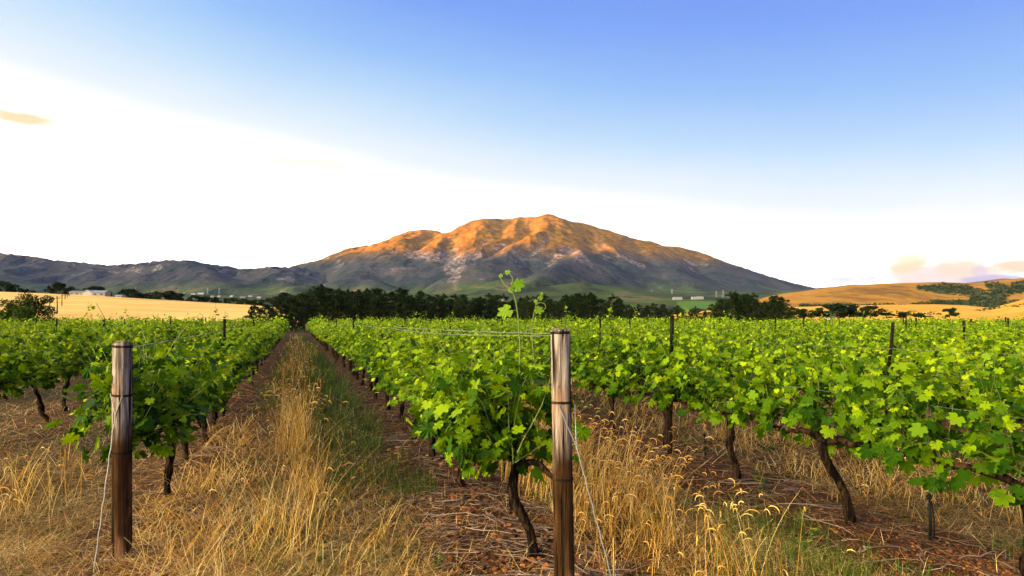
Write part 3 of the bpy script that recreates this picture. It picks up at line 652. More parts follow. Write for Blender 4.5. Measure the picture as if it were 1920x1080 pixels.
# ------------------------------------------------------------------ end posts, guy wires, stakes, trellis wires
def end_post(x, y, z0, height, r, lean, bands, label, seed):
    rs = np.random.default_rng(seed); root = empty('end_post', (x, y, z0)); tag(root, label, 'vineyard post')
    k = 26; f = np.linspace(0, 1, k); seg = 28; mb = MB()
    pts = np.column_stack([lean[0] * f, lean[1] * f, -.15 + (height + .15) * f]); a = np.arange(seg) / seg * 2 * math.pi
    rad = r * (1.04 - .07 * f)[:, None] * (1 + .018 * np.sin(a * 3 + seed)[None] + .018 * np.sin(a * 7 + f[:, None] * 3) + .016 * np.sin(a * 4 - f[:, None] * 7 + seed) + .016 * (rs.random((k, seg)) - .5)); rad[-1] *= .93; rad[-1] *= 1 - .06 * rs.random(seg)
    V = np.stack([pts[:, 0:1] + rad * np.cos(a), pts[:, 1:2] + rad * np.sin(a), np.broadcast_to(pts[:, 2:3], rad.shape)], -1)
    V[-1, :, 2] -= .006 + .008 * rs.random(seg) + .008 * np.sin(a * 2); V[-2, :, 2] = V[-1, :, 2] - .008; V = V.reshape(-1, 3)
    i = np.arange(k - 1)[:, None] * seg; j = np.arange(seg)[None]
    Q = np.stack([i + j, i + (j + 1) % seg, i + seg + (j + 1) % seg, i + seg + j], -1).reshape(-1, 4); mb.add(V, None, Q)
    link('pole', mb.build('pole', [M_WOOD], True), root)
    cb = MB(); ring = V[-seg:]; ctr = ring.mean(0) + [0, 0, .003]; cb.add(np.vstack([ring + [0, 0, .001], ctr]), [[q, (q + 1) % seg, seg] for q in range(seg)]); link('cut_end', cb.build('cut_end', [M_WEND]), root)
    for bz in bands:
        bm_ = MB(); f0 = bz / height
        for dzz, rr in ((-.004, .0034), (.004, .0036)):
            a2 = np.linspace(0, 2 * math.pi, 33); rb = r * (1.045 - .07 * f0)
            tube(bm_, np.column_stack([lean[0] * f0 + rb * np.cos(a2), lean[1] * f0 + rb * np.sin(a2), bz + dzz + .004 * np.sin(a2 + seed)]), rr, 5, 0, False)
        link('wire_band', bm_.build('wire_band', [M_BAND], True), root)
    return root
xr, yr = .300, 3.22; zr = float(gz(xr, yr)); hr = 1.55 - zr
end_post(xr, yr, zr, hr, .056, (-.028, 0), (.70 - zr, 1.13 - zr, hr - .028), "weathered end post right of the aisle, taller and nearer, greyish pink at its top", 3)
xl, yl = -2.573, 3.75; zl = float(gz(xl, yl)); hl = 1.455 - zl
end_post(xl, yl, zl, hl, .057, (.006, 0), (.725 - zl, 1.10 - zl, hl - .035), "brown wooden end post to the left of the aisle, darker towards its foot", 5)
def wire(name, paths, rr, label, cat, group=None, m_=None):
    mb = MB()
    for p in paths: tube(mb, p, rr, 4, 0, False)
    o = link(name, mb.build(name, [m_ or M_WIRE], True)); return tag(o, label, cat, group)
def strand(a, b, n=24, sag=0, tw=.003, turns=40):
    a, b = np.array(a, float), np.array(b, float); f = np.linspace(0, 1, n); p = a + (b - a) * f[:, None]; p[:, 2] -= sag * 4 * f * (1 - f); p[:, 0] += tw * np.sin(f * turns); p[:, 2] += tw * np.cos(f * turns * 1.3); return p
yw = yl - .06
wire('guy_wire', [strand((xl - .052, yl - .03, 1.11), P(216, 778, yw), 6, 0, .001), strand((xl + .04, yl - .05, 1.10), P(216, 778, yw), 6, 0, .001), strand(P(216, 778, yw), P(174, 1085, 3.47), 20, 0, .003)], .0042, "pale slack guy wire looped down from the brown left end post", 'wire', 'guy wires of the end posts')
wire('guy_wire', [strand((xr - .04, yr - .06, 1.12), (xr + .055, yr - .075, .90), 6, 0, .001), strand((xr + .055, yr - .075, .90), P(1165, 1150, 3.0), 20, 0, .003), strand((xr + .056, yr + .01, 1.12), (xr + .058, yr - .06, .88), 4, 0, .0)], .0036, "pale guy wire slanting down from the taller right end post", 'wire', 'guy wires of the end posts')
def row_pt(k, t, z): x, y = rc(t, L0 + SP * k); return (x, y, z + float(gz(x, y)))
wire('trellis_wire', [strand((xr - .03, yr + .05, 1.515), row_pt(0, 9, 1.40), 60, .01, .002), strand((xr - .03, yr + .05, 1.505), row_pt(0, 9, 1.37), 60, .03, .002), strand(row_pt(0, 9, 1.38), row_pt(0, 40, 1.3), 30, .0, 0)], .0022, "thin top trellis wire running back from the right end post", 'wire', 'trellis wires along the rows')
wire('trellis_wire', [strand((xl, yl + .05, 1.405), row_pt(-1, 10, 1.36), 50, .01, .002), strand(row_pt(-1, 10, 1.36), row_pt(-1, 40, 1.25), 30, 0, 0)], .0022, "thin top trellis wire running back from the left end post", 'wire', 'trellis wires along the rows')
for k_, lb in ((1, "trellis wire stretched through the leaves of the second row right of the aisle"), (2, "trellis wire stretched through the leaves of the third row right of the aisle")):
    wire('trellis_wire', [strand(row_pt(k_, .2, 1.0), row_pt(k_, 30, 1.0), 60, .02, .002), strand(row_pt(k_, .2, 1.24 if k_ > 1 else .8), row_pt(k_, 30, 1.2 if k_ > 1 else .8), 60, .02, .002)], .0014, lb, 'wire', 'trellis wires along the rows')
# old dry tendrils wound round the wires
def stake_mesh(seed, h=1.56, r=.03):
    rs = np.random.default_rng(seed); mb = MB(); k = 8; f = np.linspace(0, 1, k)
    tube(mb, np.column_stack([rs.normal(0, .012) * f * 2 + rs.normal(0, .003, k), rs.normal(0, .012) * f, -.1 + (h + .1) * f]), r * (1.05 - .2 * f), 8, 0, True, .12, rs); return mb.build('trellis_stake', [M_DARKW], True)
STK = [stake_mesh(q, 1.50 + .03 * (q % 3), .021 + .003 * (q % 3)) for q in range(5)]
st_pos = {0: [15.5, 22, 28.5, 35, 42, 49], -1: [10.0, 16.7, 23.4, 30, 37, 44, 51], 1: [5.35, 15.2, 21.8, 28.4, 35, 42, 49], 2: [4.7, 11.3, 17.9, 24.5, 31, 38, 45], 3: [5.3, 12, 18.6, 25.2, 32, 39]}
ns = 0
for kx in range(-14, 22):
    L = L0 + SP * kx
    for n_, t in enumerate(st_pos.get(kx, [4.2 + (kx * 1.37) % 2.6 + 6.7 * q for q in range(9)])):
        x, y = rc(t, L)
        if not (3 < y < 46): continue
        px = CX + x / y * F
        if px < -10 or px > 1930: continue
        ns += 1; z = float(gz(x, y)); o = link('trellis_stake', STK[ns % 5], None, (x, y, z), (R(random.Random(ns).uniform(-1.5, 1.5)), R(random.Random(ns + 9).uniform(-1.5, 1.5)), ns))
        rn = row_name(kx)
        if y < 11.5 and rn: lab = f"dark trellis stake above the leaves, {'nearest' if n_ == 0 else 'next nearest'} in {rn}"; tag(o, lab, 'stake', 'trellis stakes along the rows')
        elif y < 11.5: tag(o, f"dark trellis stake, {'nearest' if n_ == 0 else 'next nearest'} in the " + (f"{ORD[kx] if 0 < kx < 10 else 'far'} row right of the aisle" if kx > 0 else f"{ORD[-kx - 1] if -kx < 10 else 'far'} row left of the aisle"), 'stake', 'trellis stakes along the rows')
        else: tag(o, "distant dark trellis stake just showing above the vine tops", 'stake', 'distant trellis stakes')
def irrigation(px, py, dyb, hgt, label, n=1):
    y = F * H / dyb; x = (px - CX) / F * y; z = float(gz(x, y)); root = empty('irrigation_stake', (x, y, z)); tag(root, label, 'irrigation stake', 'black irrigation stakes in the soil')
    mb = MB(); tube(mb, [(0, 0, -.05), (.002, 0, hgt * .5), (-.006, 0, hgt)], (.012, .010, .007), 8); link('stem', mb.build('stem', [M_BLACK], True), root)
    if n > 1: mb = MB(); tube(mb, [(.03, 0, -.04), (.028, 0, hgt * .5), (.008, 0, hgt * .92)], .005, 6); link('feed_tube', mb.build('feed_tube', [M_BLACK], True), root)
    mb = MB(); tube(mb, [(-.006, 0, hgt - .012), (-.006, 0, hgt + .004), (-.006, 0, hgt + .022)], (.013, .016, .009), 8); tube(mb, [(-.028, 0, hgt + .006), (.018, 0, hgt + .012)], .005, 6); link('dripper', mb.build('dripper', [M_BLACK], True), root)
irrigation(1744, 1020, 428, .31, "black drip irrigation stake with two thin legs on red soil by the leaning vine", 2)
irrigation(1322, 866, 272, .27, "single black irrigation stake beside the tall golden grass")
irrigation(945, 0, 300, .18, "short black irrigation stake between the two nearest vine trunks")

# ------------------------------------------------------------------ grasses and litter (uncountable)
def blades(mb, x, y, h, w, lean, curv, az, segs=4, m=0, z=None, roll=None, taper=.85):
    n_ = len(x); z = gz(x, y) if z is None else z
    s = np.linspace(0, 1, segs + 1)[None]; hor = (lean[:, None] * s + curv[:, None] * s ** 2) * h[:, None]
    ver = h[:, None] * (s - .45 * np.clip(curv, 0, 2)[:, None] * s ** 2.5)
    cx = x[:, None] + np.cos(az)[:, None] * hor; cy = y[:, None] + np.sin(az)[:, None] * hor; cz = z[:, None] + ver - .01
    sa = az + (roll if roll is not None else math.pi / 2); ww = w[:, None] * (1 - taper * s ** 1.5) * .5
    lx, ly = np.cos(sa)[:, None] * ww, np.sin(sa)[:, None] * ww
    V = np.stack([np.stack([cx - lx, cy - ly, cz], -1), np.stack([cx + lx, cy + ly, cz], -1)], 2).reshape(n_, -1, 3); nv = V.shape[1]
    q0 = np.arange(segs) * 2; q = np.stack([q0, q0 + 1, q0 + 3, q0 + 2], -1)
    Q = (q[None] + (np.arange(n_) * nv)[:, None, None]).reshape(-1, 4); mb.add(V.reshape(-1, 3), None, Q, m)
    return cx[:, -1], cy[:, -1], cz[:, -1]
def scr(n_, y0=2.0, y1=50, px0=-260, px1=2180, seed=0):
    """points spread over the ground, thinning with distance as the view does"""
    rs = np.random.default_rng(seed); inv = rs.uniform(1 / y1, 1 / y0, n_); y = 1 / inv; px = rs.uniform(px0, px1, n_); return (px - CX) / F * y, y, rs
def aisle(x, y):
    t, L = to_rc(x, y); u = (L - L0) / SP; k = np.floor(u); return t, L, k, (u - k) * SP          # k=-1: central aisle, f from its left row
def keep(m, *a): return [v[m] for v in a]
def patch(x, y, s=1.2, seed=50): return fbm(x * s, y * s, 3, seed)

def region(n_, L_a, L_b, ya, yb, seed, pw_=1.):
    rs = np.random.default_rng(seed); y = 1 / rs.uniform(1 / yb, 1 / ya, n_); L = rs.uniform(L_a, L_b, n_); t = (y - NR[1] * L) / D[1]; x, y = rc(t, L); return x, y

# straw lying everywhere
x, y, rs = scr(150000, 2.2, 34, seed=1); t, L, k, f = aisle(x, y); dr = np.minimum(f, SP - f); pn = patch(x, y)
pr = np.where((dr < .45) | (abs(L - L0 - SP) < .6), np.where(abs(L - L0) < .6, .14, np.where(abs(L - L0 - SP) < .7, .12, .6)), .9) * np.clip(pn * 2.2 - .35, .12, 1); m_ = rs.random(len(x)) < pr; x, y = keep(m_, x, y); n_ = len(x)
mb = MB(); sc_ = np.clip(y / 6, .8, 2.4)
blades(mb, x, y, rs.uniform(.06, .26, n_) * np.clip(sc_, .8, 1.3), rs.uniform(.0018, .0045, n_) * sc_, rs.uniform(1.2, 3.5, n_) * .5, rs.uniform(-.6, .9, n_), rs.uniform(0, 6.28, n_), 3, z=gz(x, y) + rs.uniform(-.005, .03, n_), taper=.5)
V = mb.V[0].reshape(n_, -1, 3); V[..., 2] = gz(x, y)[:, None] + (V[..., 2] - gz(x, y)[:, None]) * rs.uniform(.05, .45, n_)[:, None] + .006; mb.V[0] = V.reshape(-1, 3)
tag(link('straw', mb.build('straw', [M_STRAW])), "dry golden straw lying matted between and under the vine rows", 'straw', kind='stuff')

# short dry and half-green turf
x, y, rs = scr(125000, 2.2, 45, seed=2); t, L, k, f = aisle(x, y); dr = np.minimum(f, SP - f); pn = patch(x, y, 1.0, 60)
m_ = rs.random(len(x)) < np.where((dr < .38) | (abs(L - L0 - SP) < .62) | ((abs(L - L0) < .6) & (y < 10)), .06, .95) * np.clip(pn * 2.4 - .4, .1, 1); x, y, f, k, pn = keep(m_, x, y, f, k, pn); n_ = len(x)
mb = MB(); sc_ = np.clip(y / 6, .8, 3)
gm = patch(x, y, .9, 77) + .25 * rs.random(n_) + np.where(to_rc(x, y)[1] < -1.3, .12, 0)
for sel, mi in ((gm < .58, 0), (gm >= .58, 1)):
    xs, ys, ss = x[sel], y[sel], sc_[sel]; q = len(xs)
    blades(mb, xs, ys, rs.uniform(.04, .15, q), rs.uniform(.0018, .004, q) * ss, rs.uniform(0, 1.3, q), rs.uniform(0, 1.0, q), rs.uniform(0, 6.28, q), 3, mi)
tag(link('turf', mb.build('turf', [M_DRY, M_OLIVE])), "short half dry turf of yellow and olive blades between the vine rows", 'grass', kind='stuff')

# green grass strip in the aisle, weeds along rows
def clumps(cx, cy, per, rad, rs):
    x = np.repeat(cx, per) + rs.normal(0, 1, len(cx) * per) * rad; y = np.repeat(cy, per) + rs.normal(0, 1, len(cx) * per) * rad; return x, y
x, y, rs = scr(3600, 2.6, 56, seed=3); t, L, k, f = aisle(x, y); pn = patch(x, y, .7, 90)
cen = (k == -1) & (f > 1.2) & (f < 2.15) & (y > 6.2); oth = (pn > .60) & (f > .5) & (f < 2.0); low = (k == -1) & (f > .7) & (f < 1.9) & (y > 3.5) & (rs.random(len(x)) < .35)
rt = (k == 0) & (f > 1.55) & (f < 2.2) & (y < 5)
m_ = cen | oth | low | (rt & (rs.random(len(x)) < .8)); x, y, cen, f = keep(m_, x, y, cen, f); n0 = len(x)
gx1, gy1 = region(330, .3, 1.1, 4.9, 55, 71); kp = patch(gx1, gy1, 1.6, 93) + .12 * np.cos((to_rc(gx1, gy1)[1] - .6) * 4) > .42; gx1, gy1 = gx1[kp], gy1[kp]; gx2, gy2 = region(200, -.6, .9, 9, 55, 72); gx3, gy3 = region(110, 2.5, 3.35, 2.9, 4.6, 74); x = np.concatenate([x, gx1, gx2, gx3]); y = np.concatenate([y, gy1, gy2, gy3]); cen = np.concatenate([cen, np.ones(len(gx1) + 200, bool), np.zeros(110, bool)])
per = 13; hx = np.where(cen, .36, .21); xx, yy = clumps(x, y, per, .06, rs); n_ = len(xx); hh = np.repeat(hx * (.45 + 1.1 * patch(x, y, 1.1, 94)), per) * rs.uniform(.35, 1.1, n_); mb = MB(); ss = np.clip(yy / 6, .8, 3)
blades(mb, xx, yy, hh, rs.uniform(.003, .007, n_) * ss, rs.uniform(0, .45, n_), rs.uniform(0, .9, n_), rs.uniform(0, 6.28, n_), 4)
tag(link('green_grass', mb.build('green_grass', [M_GREEN])), "green grass and weeds growing in the middle of the aisle", 'grass', kind='stuff')

# tall dry grass with nodding seed heads
def tall(name, cx, cy, per, rad, h0, h1, label, seed, az0=None, lean=(.05, .45), heads=.6, segs=6, m_=None, wsc=1.):
    rs = np.random.default_rng(seed); x, y = clumps(np.asarray(cx), np.asarray(cy), per, rad, rs); n_ = len(x); mb = MB(); ss = np.clip(y / 5, .8, 3) * wsc
    h = rs.uniform(h0, h1, n_); az = rs.uniform(0, 6.28, n_) if az0 is None else rs.normal(az0, .9, n_); ln = rs.uniform(*lean, n_); cu = rs.uniform(.0, .5, n_)
    ex, ey, ez = blades(mb, x, y, h, rs.uniform(.0022, .0038, n_) * ss, ln, cu, az, segs, taper=.35)
    hd = rs.random(n_) < heads; ex, ey, ez, a, s2 = keep(hd, ex, ey, ez, az, ss); q = len(ex)
    # nodding heads: arcs that go on from the tip, over and down
    L_ = rs.uniform(.05, .12, q); ks = 6; s = np.linspace(0, 1, ks)[None]; th = 1.05 - s * rs.uniform(1.4, 3.0, q)[:, None]
    hx_ = np.cumsum(np.cos(th), 1) / ks * L_[:, None]; hz = np.cumsum(np.sin(th), 1) / ks * L_[:, None]
    w = (.0028 + .0055 * np.sin(np.clip(s * 1.1, 0, 1) * 3.0)) * s2[:, None] * (1 + .35 * ((np.arange(ks) % 2)[None] - .5))
    for ang in ((0, math.pi / 2) if q else ()):
        dxx, dyy = np.cos(a)[:, None], np.sin(a)[:, None]; px_, py_, pz_ = ex[:, None] + dxx * hx_, ey[:, None] + dyy * hx_, ez[:, None] + hz
        if ang == 0: lx, ly, lz = -dyy * w / 2, dxx * w / 2, 0 * w
        else: lx, ly, lz = -dxx * np.sin(th) * w / 2, -dyy * np.sin(th) * w / 2, np.cos(th) * w / 2
        V = np.stack([np.stack([px_ - lx, py_ - ly, pz_ - lz], -1), np.stack([px_ + lx, py_ + ly, pz_ + lz], -1)], 2).reshape(q, -1, 3)
        q0 = np.arange(ks - 1) * 2; qq = np.stack([q0, q0 + 1, q0 + 3, q0 + 2], -1)
        mb.add(V.reshape(-1, 3), None, (qq[None] + (np.arange(q) * ks * 2)[:, None, None]).reshape(-1, 4))
    return tag(link(name, mb.build(name, [m_ or M_DRY])), label, 'dry grass', kind='stuff')
cx_, cy_ = region(105, 1.9, 2.9, 4.5, 9.0, 11); tall('tall_dry_grass', cx_, cy_, 17, .09, .25, .70, "tall golden dry grass with nodding seed heads right of the nearer end post", 12, 0.1, (.05, .5), .42)
cx_, cy_ = region(26, -.25, .15, 3.9, 8.5, 13); tall('tall_dry_grass', cx_, cy_, 15, .06, .25, .62, "tall pale dry grass standing in the middle of the aisle", 14, None, (.0, .7), .15)
cx_, cy_ = region(11, -.2, .1, 6.6, 9.4, 15); tall('tall_dry_grass', cx_, cy_, 20, .05, .3, .78, "upright straw coloured grass clump farther up the aisle beside the green strip", 16, None, (.0, .2), .7)
cx_, cy_ = region(60, -.4, .5, 10, 50, 17); tall('tall_dry_grass', cx_, cy_, 14, .14, .2, .45, "pale dry grass far up the aisle", 18, None, (.0, .3), .2)
cx_, cy_ = region(20, -2.7, -1.9, 4.0, 6.5, 19); tall('tall_dry_grass', cx_, cy_, 12, .10, .18, .48, "loose dry grass left of the brown end post", 20, None, (.05, .6), .2)
cx_, cy_ = region(200, 4.75, 6.3, 4.3, 14, 21); tall('tall_dry_grass', cx_, cy_, 12, .10, .07, .24, "orange dry grass under the vines beyond the red soil strip", 22, None, (.1, 1.0), .05)
cx_, cy_ = region(70, -1.1, -.45, 3.6, 8, 23); tall('tall_dry_grass', cx_, cy_, 9, .09, .08, .28, "fine pale dry grass along the left edge of the aisle", 24, None, (.4, 1.3), 0.0)
cx_, cy_ = region(130, -.85, .6, 3.2, 8, 53); tall('tangled_dry_grass', cx_, cy_, 16, .12, .06, .26, "tangled low golden grass over the floor of the aisle", 54, None, (.3, 1.4), 0.0)
cx_, cy_ = region(150, -3.6, -1.3, 3.4, 9, 55); tall('tangled_dry_grass', cx_, cy_, 14, .13, .05, .22, "tangled low dull grass left of the brown end post", 56, None, (.3, 1.4), 0.0, m_=M_OLIVE)
cx_, cy_ = region(50, 1.75, 2.7, 3.4, 4.8, 51); tall('tall_dry_grass', cx_, cy_, 13, .10, .10, .38, "low tangled golden grass at the foot of the taller stand by the nearer post", 52, None, (.2, 1.0), .15)
cx_, cy_ = region(18, 2.25, 2.75, 3.2, 4.3, 25); tall('tall_dry_grass', cx_, cy_, 8, .06, .40, .66, "arching pale grass stems at the edge of the red soil", 26, 2.6, (.05, .45), .8)
cx_, cy_ = region(130, 6.9, 30, 6, 26, 27); tall('tall_dry_grass', cx_, cy_, 14, .15, .2, .45, "dry grass in the aisles between the rows farther right", 28, None, (.0, .5), .2)
cx_, cy_ = region(90, -26, -4.0, 6, 22, 29); tall('tall_dry_grass', cx_, cy_, 14, .15, .2, .45, "dry grass in the aisles between the rows farther left", 30, None, (.0, .5), .2)

# fallen prunings
def twigs(n_, L_a, L_b, ya, yb, seed, mb, lo=.1, hi=.5):
    x, y = region(n_, L_a, L_b, ya, yb, seed); rs = np.random.default_rng(seed)
    for a, b in zip(x, y):
        an = rs.uniform(0, 3.14) if rs.random() < .4 else rs.normal(.1, .5); ln = rs.uniform(lo, hi); k_ = 5; f = np.linspace(-.5, .5, k_)
        px_, py_ = a + np.cos(an) * f * ln + rs.normal(0, .012, k_), b + np.sin(an) * f * ln + rs.normal(0, .012, k_)
        tube(mb, np.column_stack([px_, py_, gz(px_, py_) + .006 + rs.uniform(0, .03) + rs.normal(0, .005, k_)]), rs.uniform(.0018, .005) * np.linspace(1, .5, k_), 4, 0, False)
mb = MB(); twigs(760, .75, 2.0, 3.2, 7.5, 31, mb, .08, .4); twigs(260, 3.3, 4.5, 2.9, 8, 32, mb); twigs(160, -1.5, -.6, 3.4, 10, 33, mb); twigs(160, .9, 1.9, 7, 14, 34, mb); twigs(60, -.5, .9, 3.2, 5, 35, mb)
tag(link('twigs', mb.build('twigs', [M_TWIG])), "grey brown prunings and twigs scattered on the soil under the vines", 'twigs', kind='stuff')
# stones and curled leaf litter
ICO = np.array([[0, 0, 1], [.894, 0, .447], [.276, .851, .447], [-.724, .526, .447], [-.724, -.526, .447], [.276, -.851, .447], [.724, .526, -.447], [-.276, .851, -.447], [-.894, 0, -.447], [-.276, -.851, -.447], [.724, -.526, -.447], [0, 0, -1]])
ICOT = np.array([[0, 1, 2], [0, 2, 3], [0, 3, 4], [0, 4, 5], [0, 5, 1], [1, 6, 2], [2, 7, 3], [3, 8, 4], [4, 9, 5], [5, 10, 1], [2, 6, 7], [3, 7, 8], [4, 8, 9], [5, 9, 10], [1, 10, 6], [11, 7, 6], [11, 8, 7], [11, 9, 8], [11, 10, 9], [11, 6, 10]])
def bits(ranges, V0, T0, lo, hi, flat, seed):
    xs, ys = [], []
    for q, (n_, a, b, c, d) in enumerate(ranges): u, v = region(n_, a, b, c, d, seed + q); xs.append(u); ys.append(v)
    x, y = np.concatenate(xs), np.concatenate(ys); n_ = len(x); rs = np.random.default_rng(seed)
    s = lo + (hi - lo) * rs.random(n_) ** 3; V = V0[None] * (1 + rs.uniform(-.28, .28, (n_,) + V0.shape[:1])[..., None]) * (s[:, None, None] * np.stack([rs.uniform(.8, 1.5, n_), rs.uniform(.8, 1.2, n_), rs.uniform(*flat, n_)], -1)[:, None])
    a = rs.uniform(0, 6.28, n_)[:, None]; ti = rs.normal(0, .25, n_)[:, None]
    Z = V[..., 2] + V[..., 0] * ti; X2 = V[..., 0] * np.cos(a) - V[..., 1] * np.sin(a); Y2 = V[..., 0] * np.sin(a) + V[..., 1] * np.cos(a)
    V = np.stack([X2 + x[:, None], Y2 + y[:, None], Z + (gz(x, y) + s * .25)[:, None]], -1)
    T = (T0[None] + (np.arange(n_) * len(V0))[:, None, None]).reshape(-1, 3); return V.reshape(-1, 3), T
V, T = bits([(5200, 3.2, 4.7, 2.7, 8), (2600, .75, 1.95, 3.1, 8), (220, -1.5, -.7, 3.4, 8), (900, 3.2, 4.4, 8, 16)], ICO, ICOT, .004, .032, (.45, .8), 40)
tag(link('stones', mesh('stones', V, [T], M_STONE)), "orange and rust coloured stones lying in the red soil", 'stones', kind='stuff')
V, T = bits([(2600, .75, 2.0, 3.1, 8), (3200, 3.2, 4.8, 2.8, 9), (2200, -1.7, -.4, 3.4, 8), (700, .8, 1.7, 8, 20), (700, -1.4, -.8, 8, 20)], LV2 - [0, .4, 0], LT2, .012, .045, (.6, 3.), 44)
tag(link('leaf_litter', mesh('leaf_litter', V, [T], M_CHIP)), "rust brown fallen leaf scraps on the soil under the vines", 'leaf litter', kind='stuff')
# broad-leaved weeds, one plant each
def weed_mesh(seed):
    rs = np.random.default_rng(seed); mb = MB(); pts = shoot_path(rs, (0, 0, -.02), (.1, 0, 1), .30, .05, 7); tube(mb, pts, .003, 4, 1, False); pos = []; tip = []; sz = []
    for q in range(16):
        t = rs.uniform(.1, 1) * 6; a = int(min(t, 5)); p = pts[a] + (pts[a + 1] - pts[a]) * (t - a); an = q * 2.4; pos.append(p); tip.append((math.cos(an), math.sin(an), rs.uniform(-.2, .7))); sz.append(rs.uniform(.06, .13) * (1.2 - .1 * t))
    V, T = place_leaves(np.array(pos), np.array(tip), np.tile([0, 0, 1.], (16, 1)) + rs.normal(0, .2, (16, 3)), np.array(sz), LV2 * [.55, 1.1, 1], LT2); mb.add(V, T, None, 0); return mb.build('weed', [M_GREEN, M_STEM])
WD = [weed_mesh(q) for q in (1, 2, 3)]
for q, (px, dyb, sc_, lb) in enumerate(((1222, 395, 1.0, "green broad leaved weed at the foot of the tall golden grass"), (1430, 335, .9, "green weed between the golden grass and the red soil"), (600, 470, .6, "small broad leaved weed low in the near middle of the aisle"),
                                        (1440, 260, 1.1, "green weed under the second row near the single black irrigation stake"), (820, 480, .5, "tiny bright green weed at the edge of the twig litter"), (1500, 440, .8, "dark green weed at the near edge of the red soil"),
                                        (1770, 330, .9, "dark leafy weed just behind the two legged irrigation stake"))):
    y = F * H / dyb; x = (px - CX) / F * y; tag(link('weed', WD[q % 3], None, (x, y, float(gz(x, y))), (0, 0, q * 1.3), (sc_,) * 3), lb, 'weed', 'broad leaved weeds')

# ------------------------------------------------------------------ trees
def crown_mat(name, a, b, c): return leafmat(name, [(0, a), (.5, b), (1, c)], .15, .6, .6, 1.)
M_PINE = crown_mat('pine_needles', (.003, .007, .0015), (.009, .019, .003), (.028, .042, .007))
M_BUSH = crown_mat('olive_bush_leaf', (.008, .018, .002), (.026, .050, .005), (.08, .12, .012))
M_FARL = crown_mat('far_tree_leaf', (.005, .012, .004), (.015, .028, .008), (.04, .06, .018))
def tufts(rs, cen, rad, n_, s0, s1, flat=.6, spiky=True):
    v = rs.normal(0, 1, (n_, 3)); v /= np.linalg.norm(v, axis=1)[:, None]; r = rs.random(n_) ** .45
    pos = np.array(cen) + v * r[:, None] * np.array([rad, rad, rad * flat]); d = v + rs.normal(0, .5, (n_, 3)) + [0, 0, .35 if spiky else 0]; d /= np.linalg.norm(d, axis=1)[:, None]
    s = np.cross(d, rs.normal(0, 1, (n_, 3))); s /= np.linalg.norm(s, axis=1)[:, None] + 1e-9; ln = rs.uniform(s0, s1, n_)[:, None]; w = ln * (.22 if spiky else .5)
    return np.stack([pos - s * w, pos + s * w, pos + d * ln], 1).reshape(-1, 3)
def pine_tree(seed, h=8., wide=.30, gaps=.25, dens=1.):
    rs = np.random.default_rng(seed); tb = MB(); k = 9; f = np.linspace(0, 1, k)
    tr_ = np.column_stack([rs.normal(0, .06, k).cumsum() * .6, rs.normal(0, .06, k).cumsum() * .6, f * h - .1]); tube(tb, tr_, .14 * h / 8 * (1.05 - .85 * f), 7, 0, True)
    VV = []; z = h * .10
    while z < h * .97:
        ff = z / h; reach = h * wide * (1.04 - ff) ** .66 * 1.12 * (1.05 if ff > .22 else .75); nb = rs.integers(4, 7); a0 = rs.uniform(0, 6.28)
        for q in range(nb):
            if rs.random() < gaps: continue
            a = a0 + q * 6.28 / nb + rs.normal(0, .25); rr = reach * rs.uniform(.6, 1.15); up = rs.uniform(.05, .38); x0, y0 = np.interp(z, tr_[:, 2], tr_[:, 0]), np.interp(z, tr_[:, 2], tr_[:, 1])
            p0 = np.array([x0, y0, z]); p1 = p0 + [math.cos(a) * rr, math.sin(a) * rr, rr * up]; tube(tb, [p0, (p0 + p1) / 2 - [0, 0, .04 * rr], p1], (.035 * h / 8, .025 * h / 8, .01), 4, 0, False)
            for e in range(3 + int(rr)):
                fr = rs.uniform(.3, 1.08); c = p0 + (p1 - p0) * fr + rs.normal(0, .08 * rr, 3); VV.append(tufts(rs, c, .30 * (h / 8) * rs.uniform(.7, 1.3), int(26 * dens), .16, .36, .7))
        z += h * rs.uniform(.06, .10)
    VV.append(tufts(rs, tr_[-1] - [0, 0, .1], .16 * h / 8, 50, .2, .5, 2.2)); V = np.concatenate(VV); return tb.build('trunk', [M_TBARK]), mesh('crown', V, [np.arange(len(V)).reshape(-1, 3)], M_PINE)
def round_tree(seed, h=6., wide=.42, mat_=None, nl=14, base=.25, dens=1., s=(.14, .34), mid=None):
    rs = np.random.default_rng(seed); tb = MB(); tube(tb, [(0, 0, -.1), (rs.normal(0, .1), 0, h * .3), (0, rs.normal(0, .15), h * .7)], (.13 * h / 6, .1 * h / 6, .03), 6); VV = []
    for q in range(nl):
        a = rs.uniform(0, 6.28); zz = rs.uniform(base, .92); rr = h * wide * math.sin(max(.12, min(1, (zz - base + .12) / (1 - base + .1))) * 2.7) * rs.uniform(.2, .95); c = np.array([math.cos(a) * rr, math.sin(a) * rr, h * zz])
        tube(tb, [(0, 0, h * min(zz, .6) * .6), c * [.5, .5, .85], c], (.04 * h / 6, .03, .012), 4, 0, False); VV.append(tufts(rs, c, h * .13 * rs.uniform(.7, 1.4), int(130 * dens), s[0] * h / 6, s[1] * h / 6, .8, False))
    V = np.concatenate(VV); return tb.build('trunk', [M_TBARK]), mesh('crown', V, [np.arange(len(V)).reshape(-1, 3)], mat_ or M_FARL)
def put_tree(name, proto, x, y, z, s, rz, label, group, sxy=1.):
    root = empty(name, (x, y, z), rz); root.scale = (s * sxy, s * sxy, s); link('trunk', proto[0], root); link('crown', proto[1], root); return tag(root, label, 'tree', group)
tag(link('shrubs', mesh('shrubs', SHV, [np.arange(len(SHV)).reshape(-1, 3)], M_FARL)), "dark scrub filling the gully and hedge lines of the golden hill", 'shrubs', kind='stuff')
PINES = [pine_tree(q, 8., .30 + .03 * (q % 3), .2 + .05 * (q % 2)) for q in range(6)]
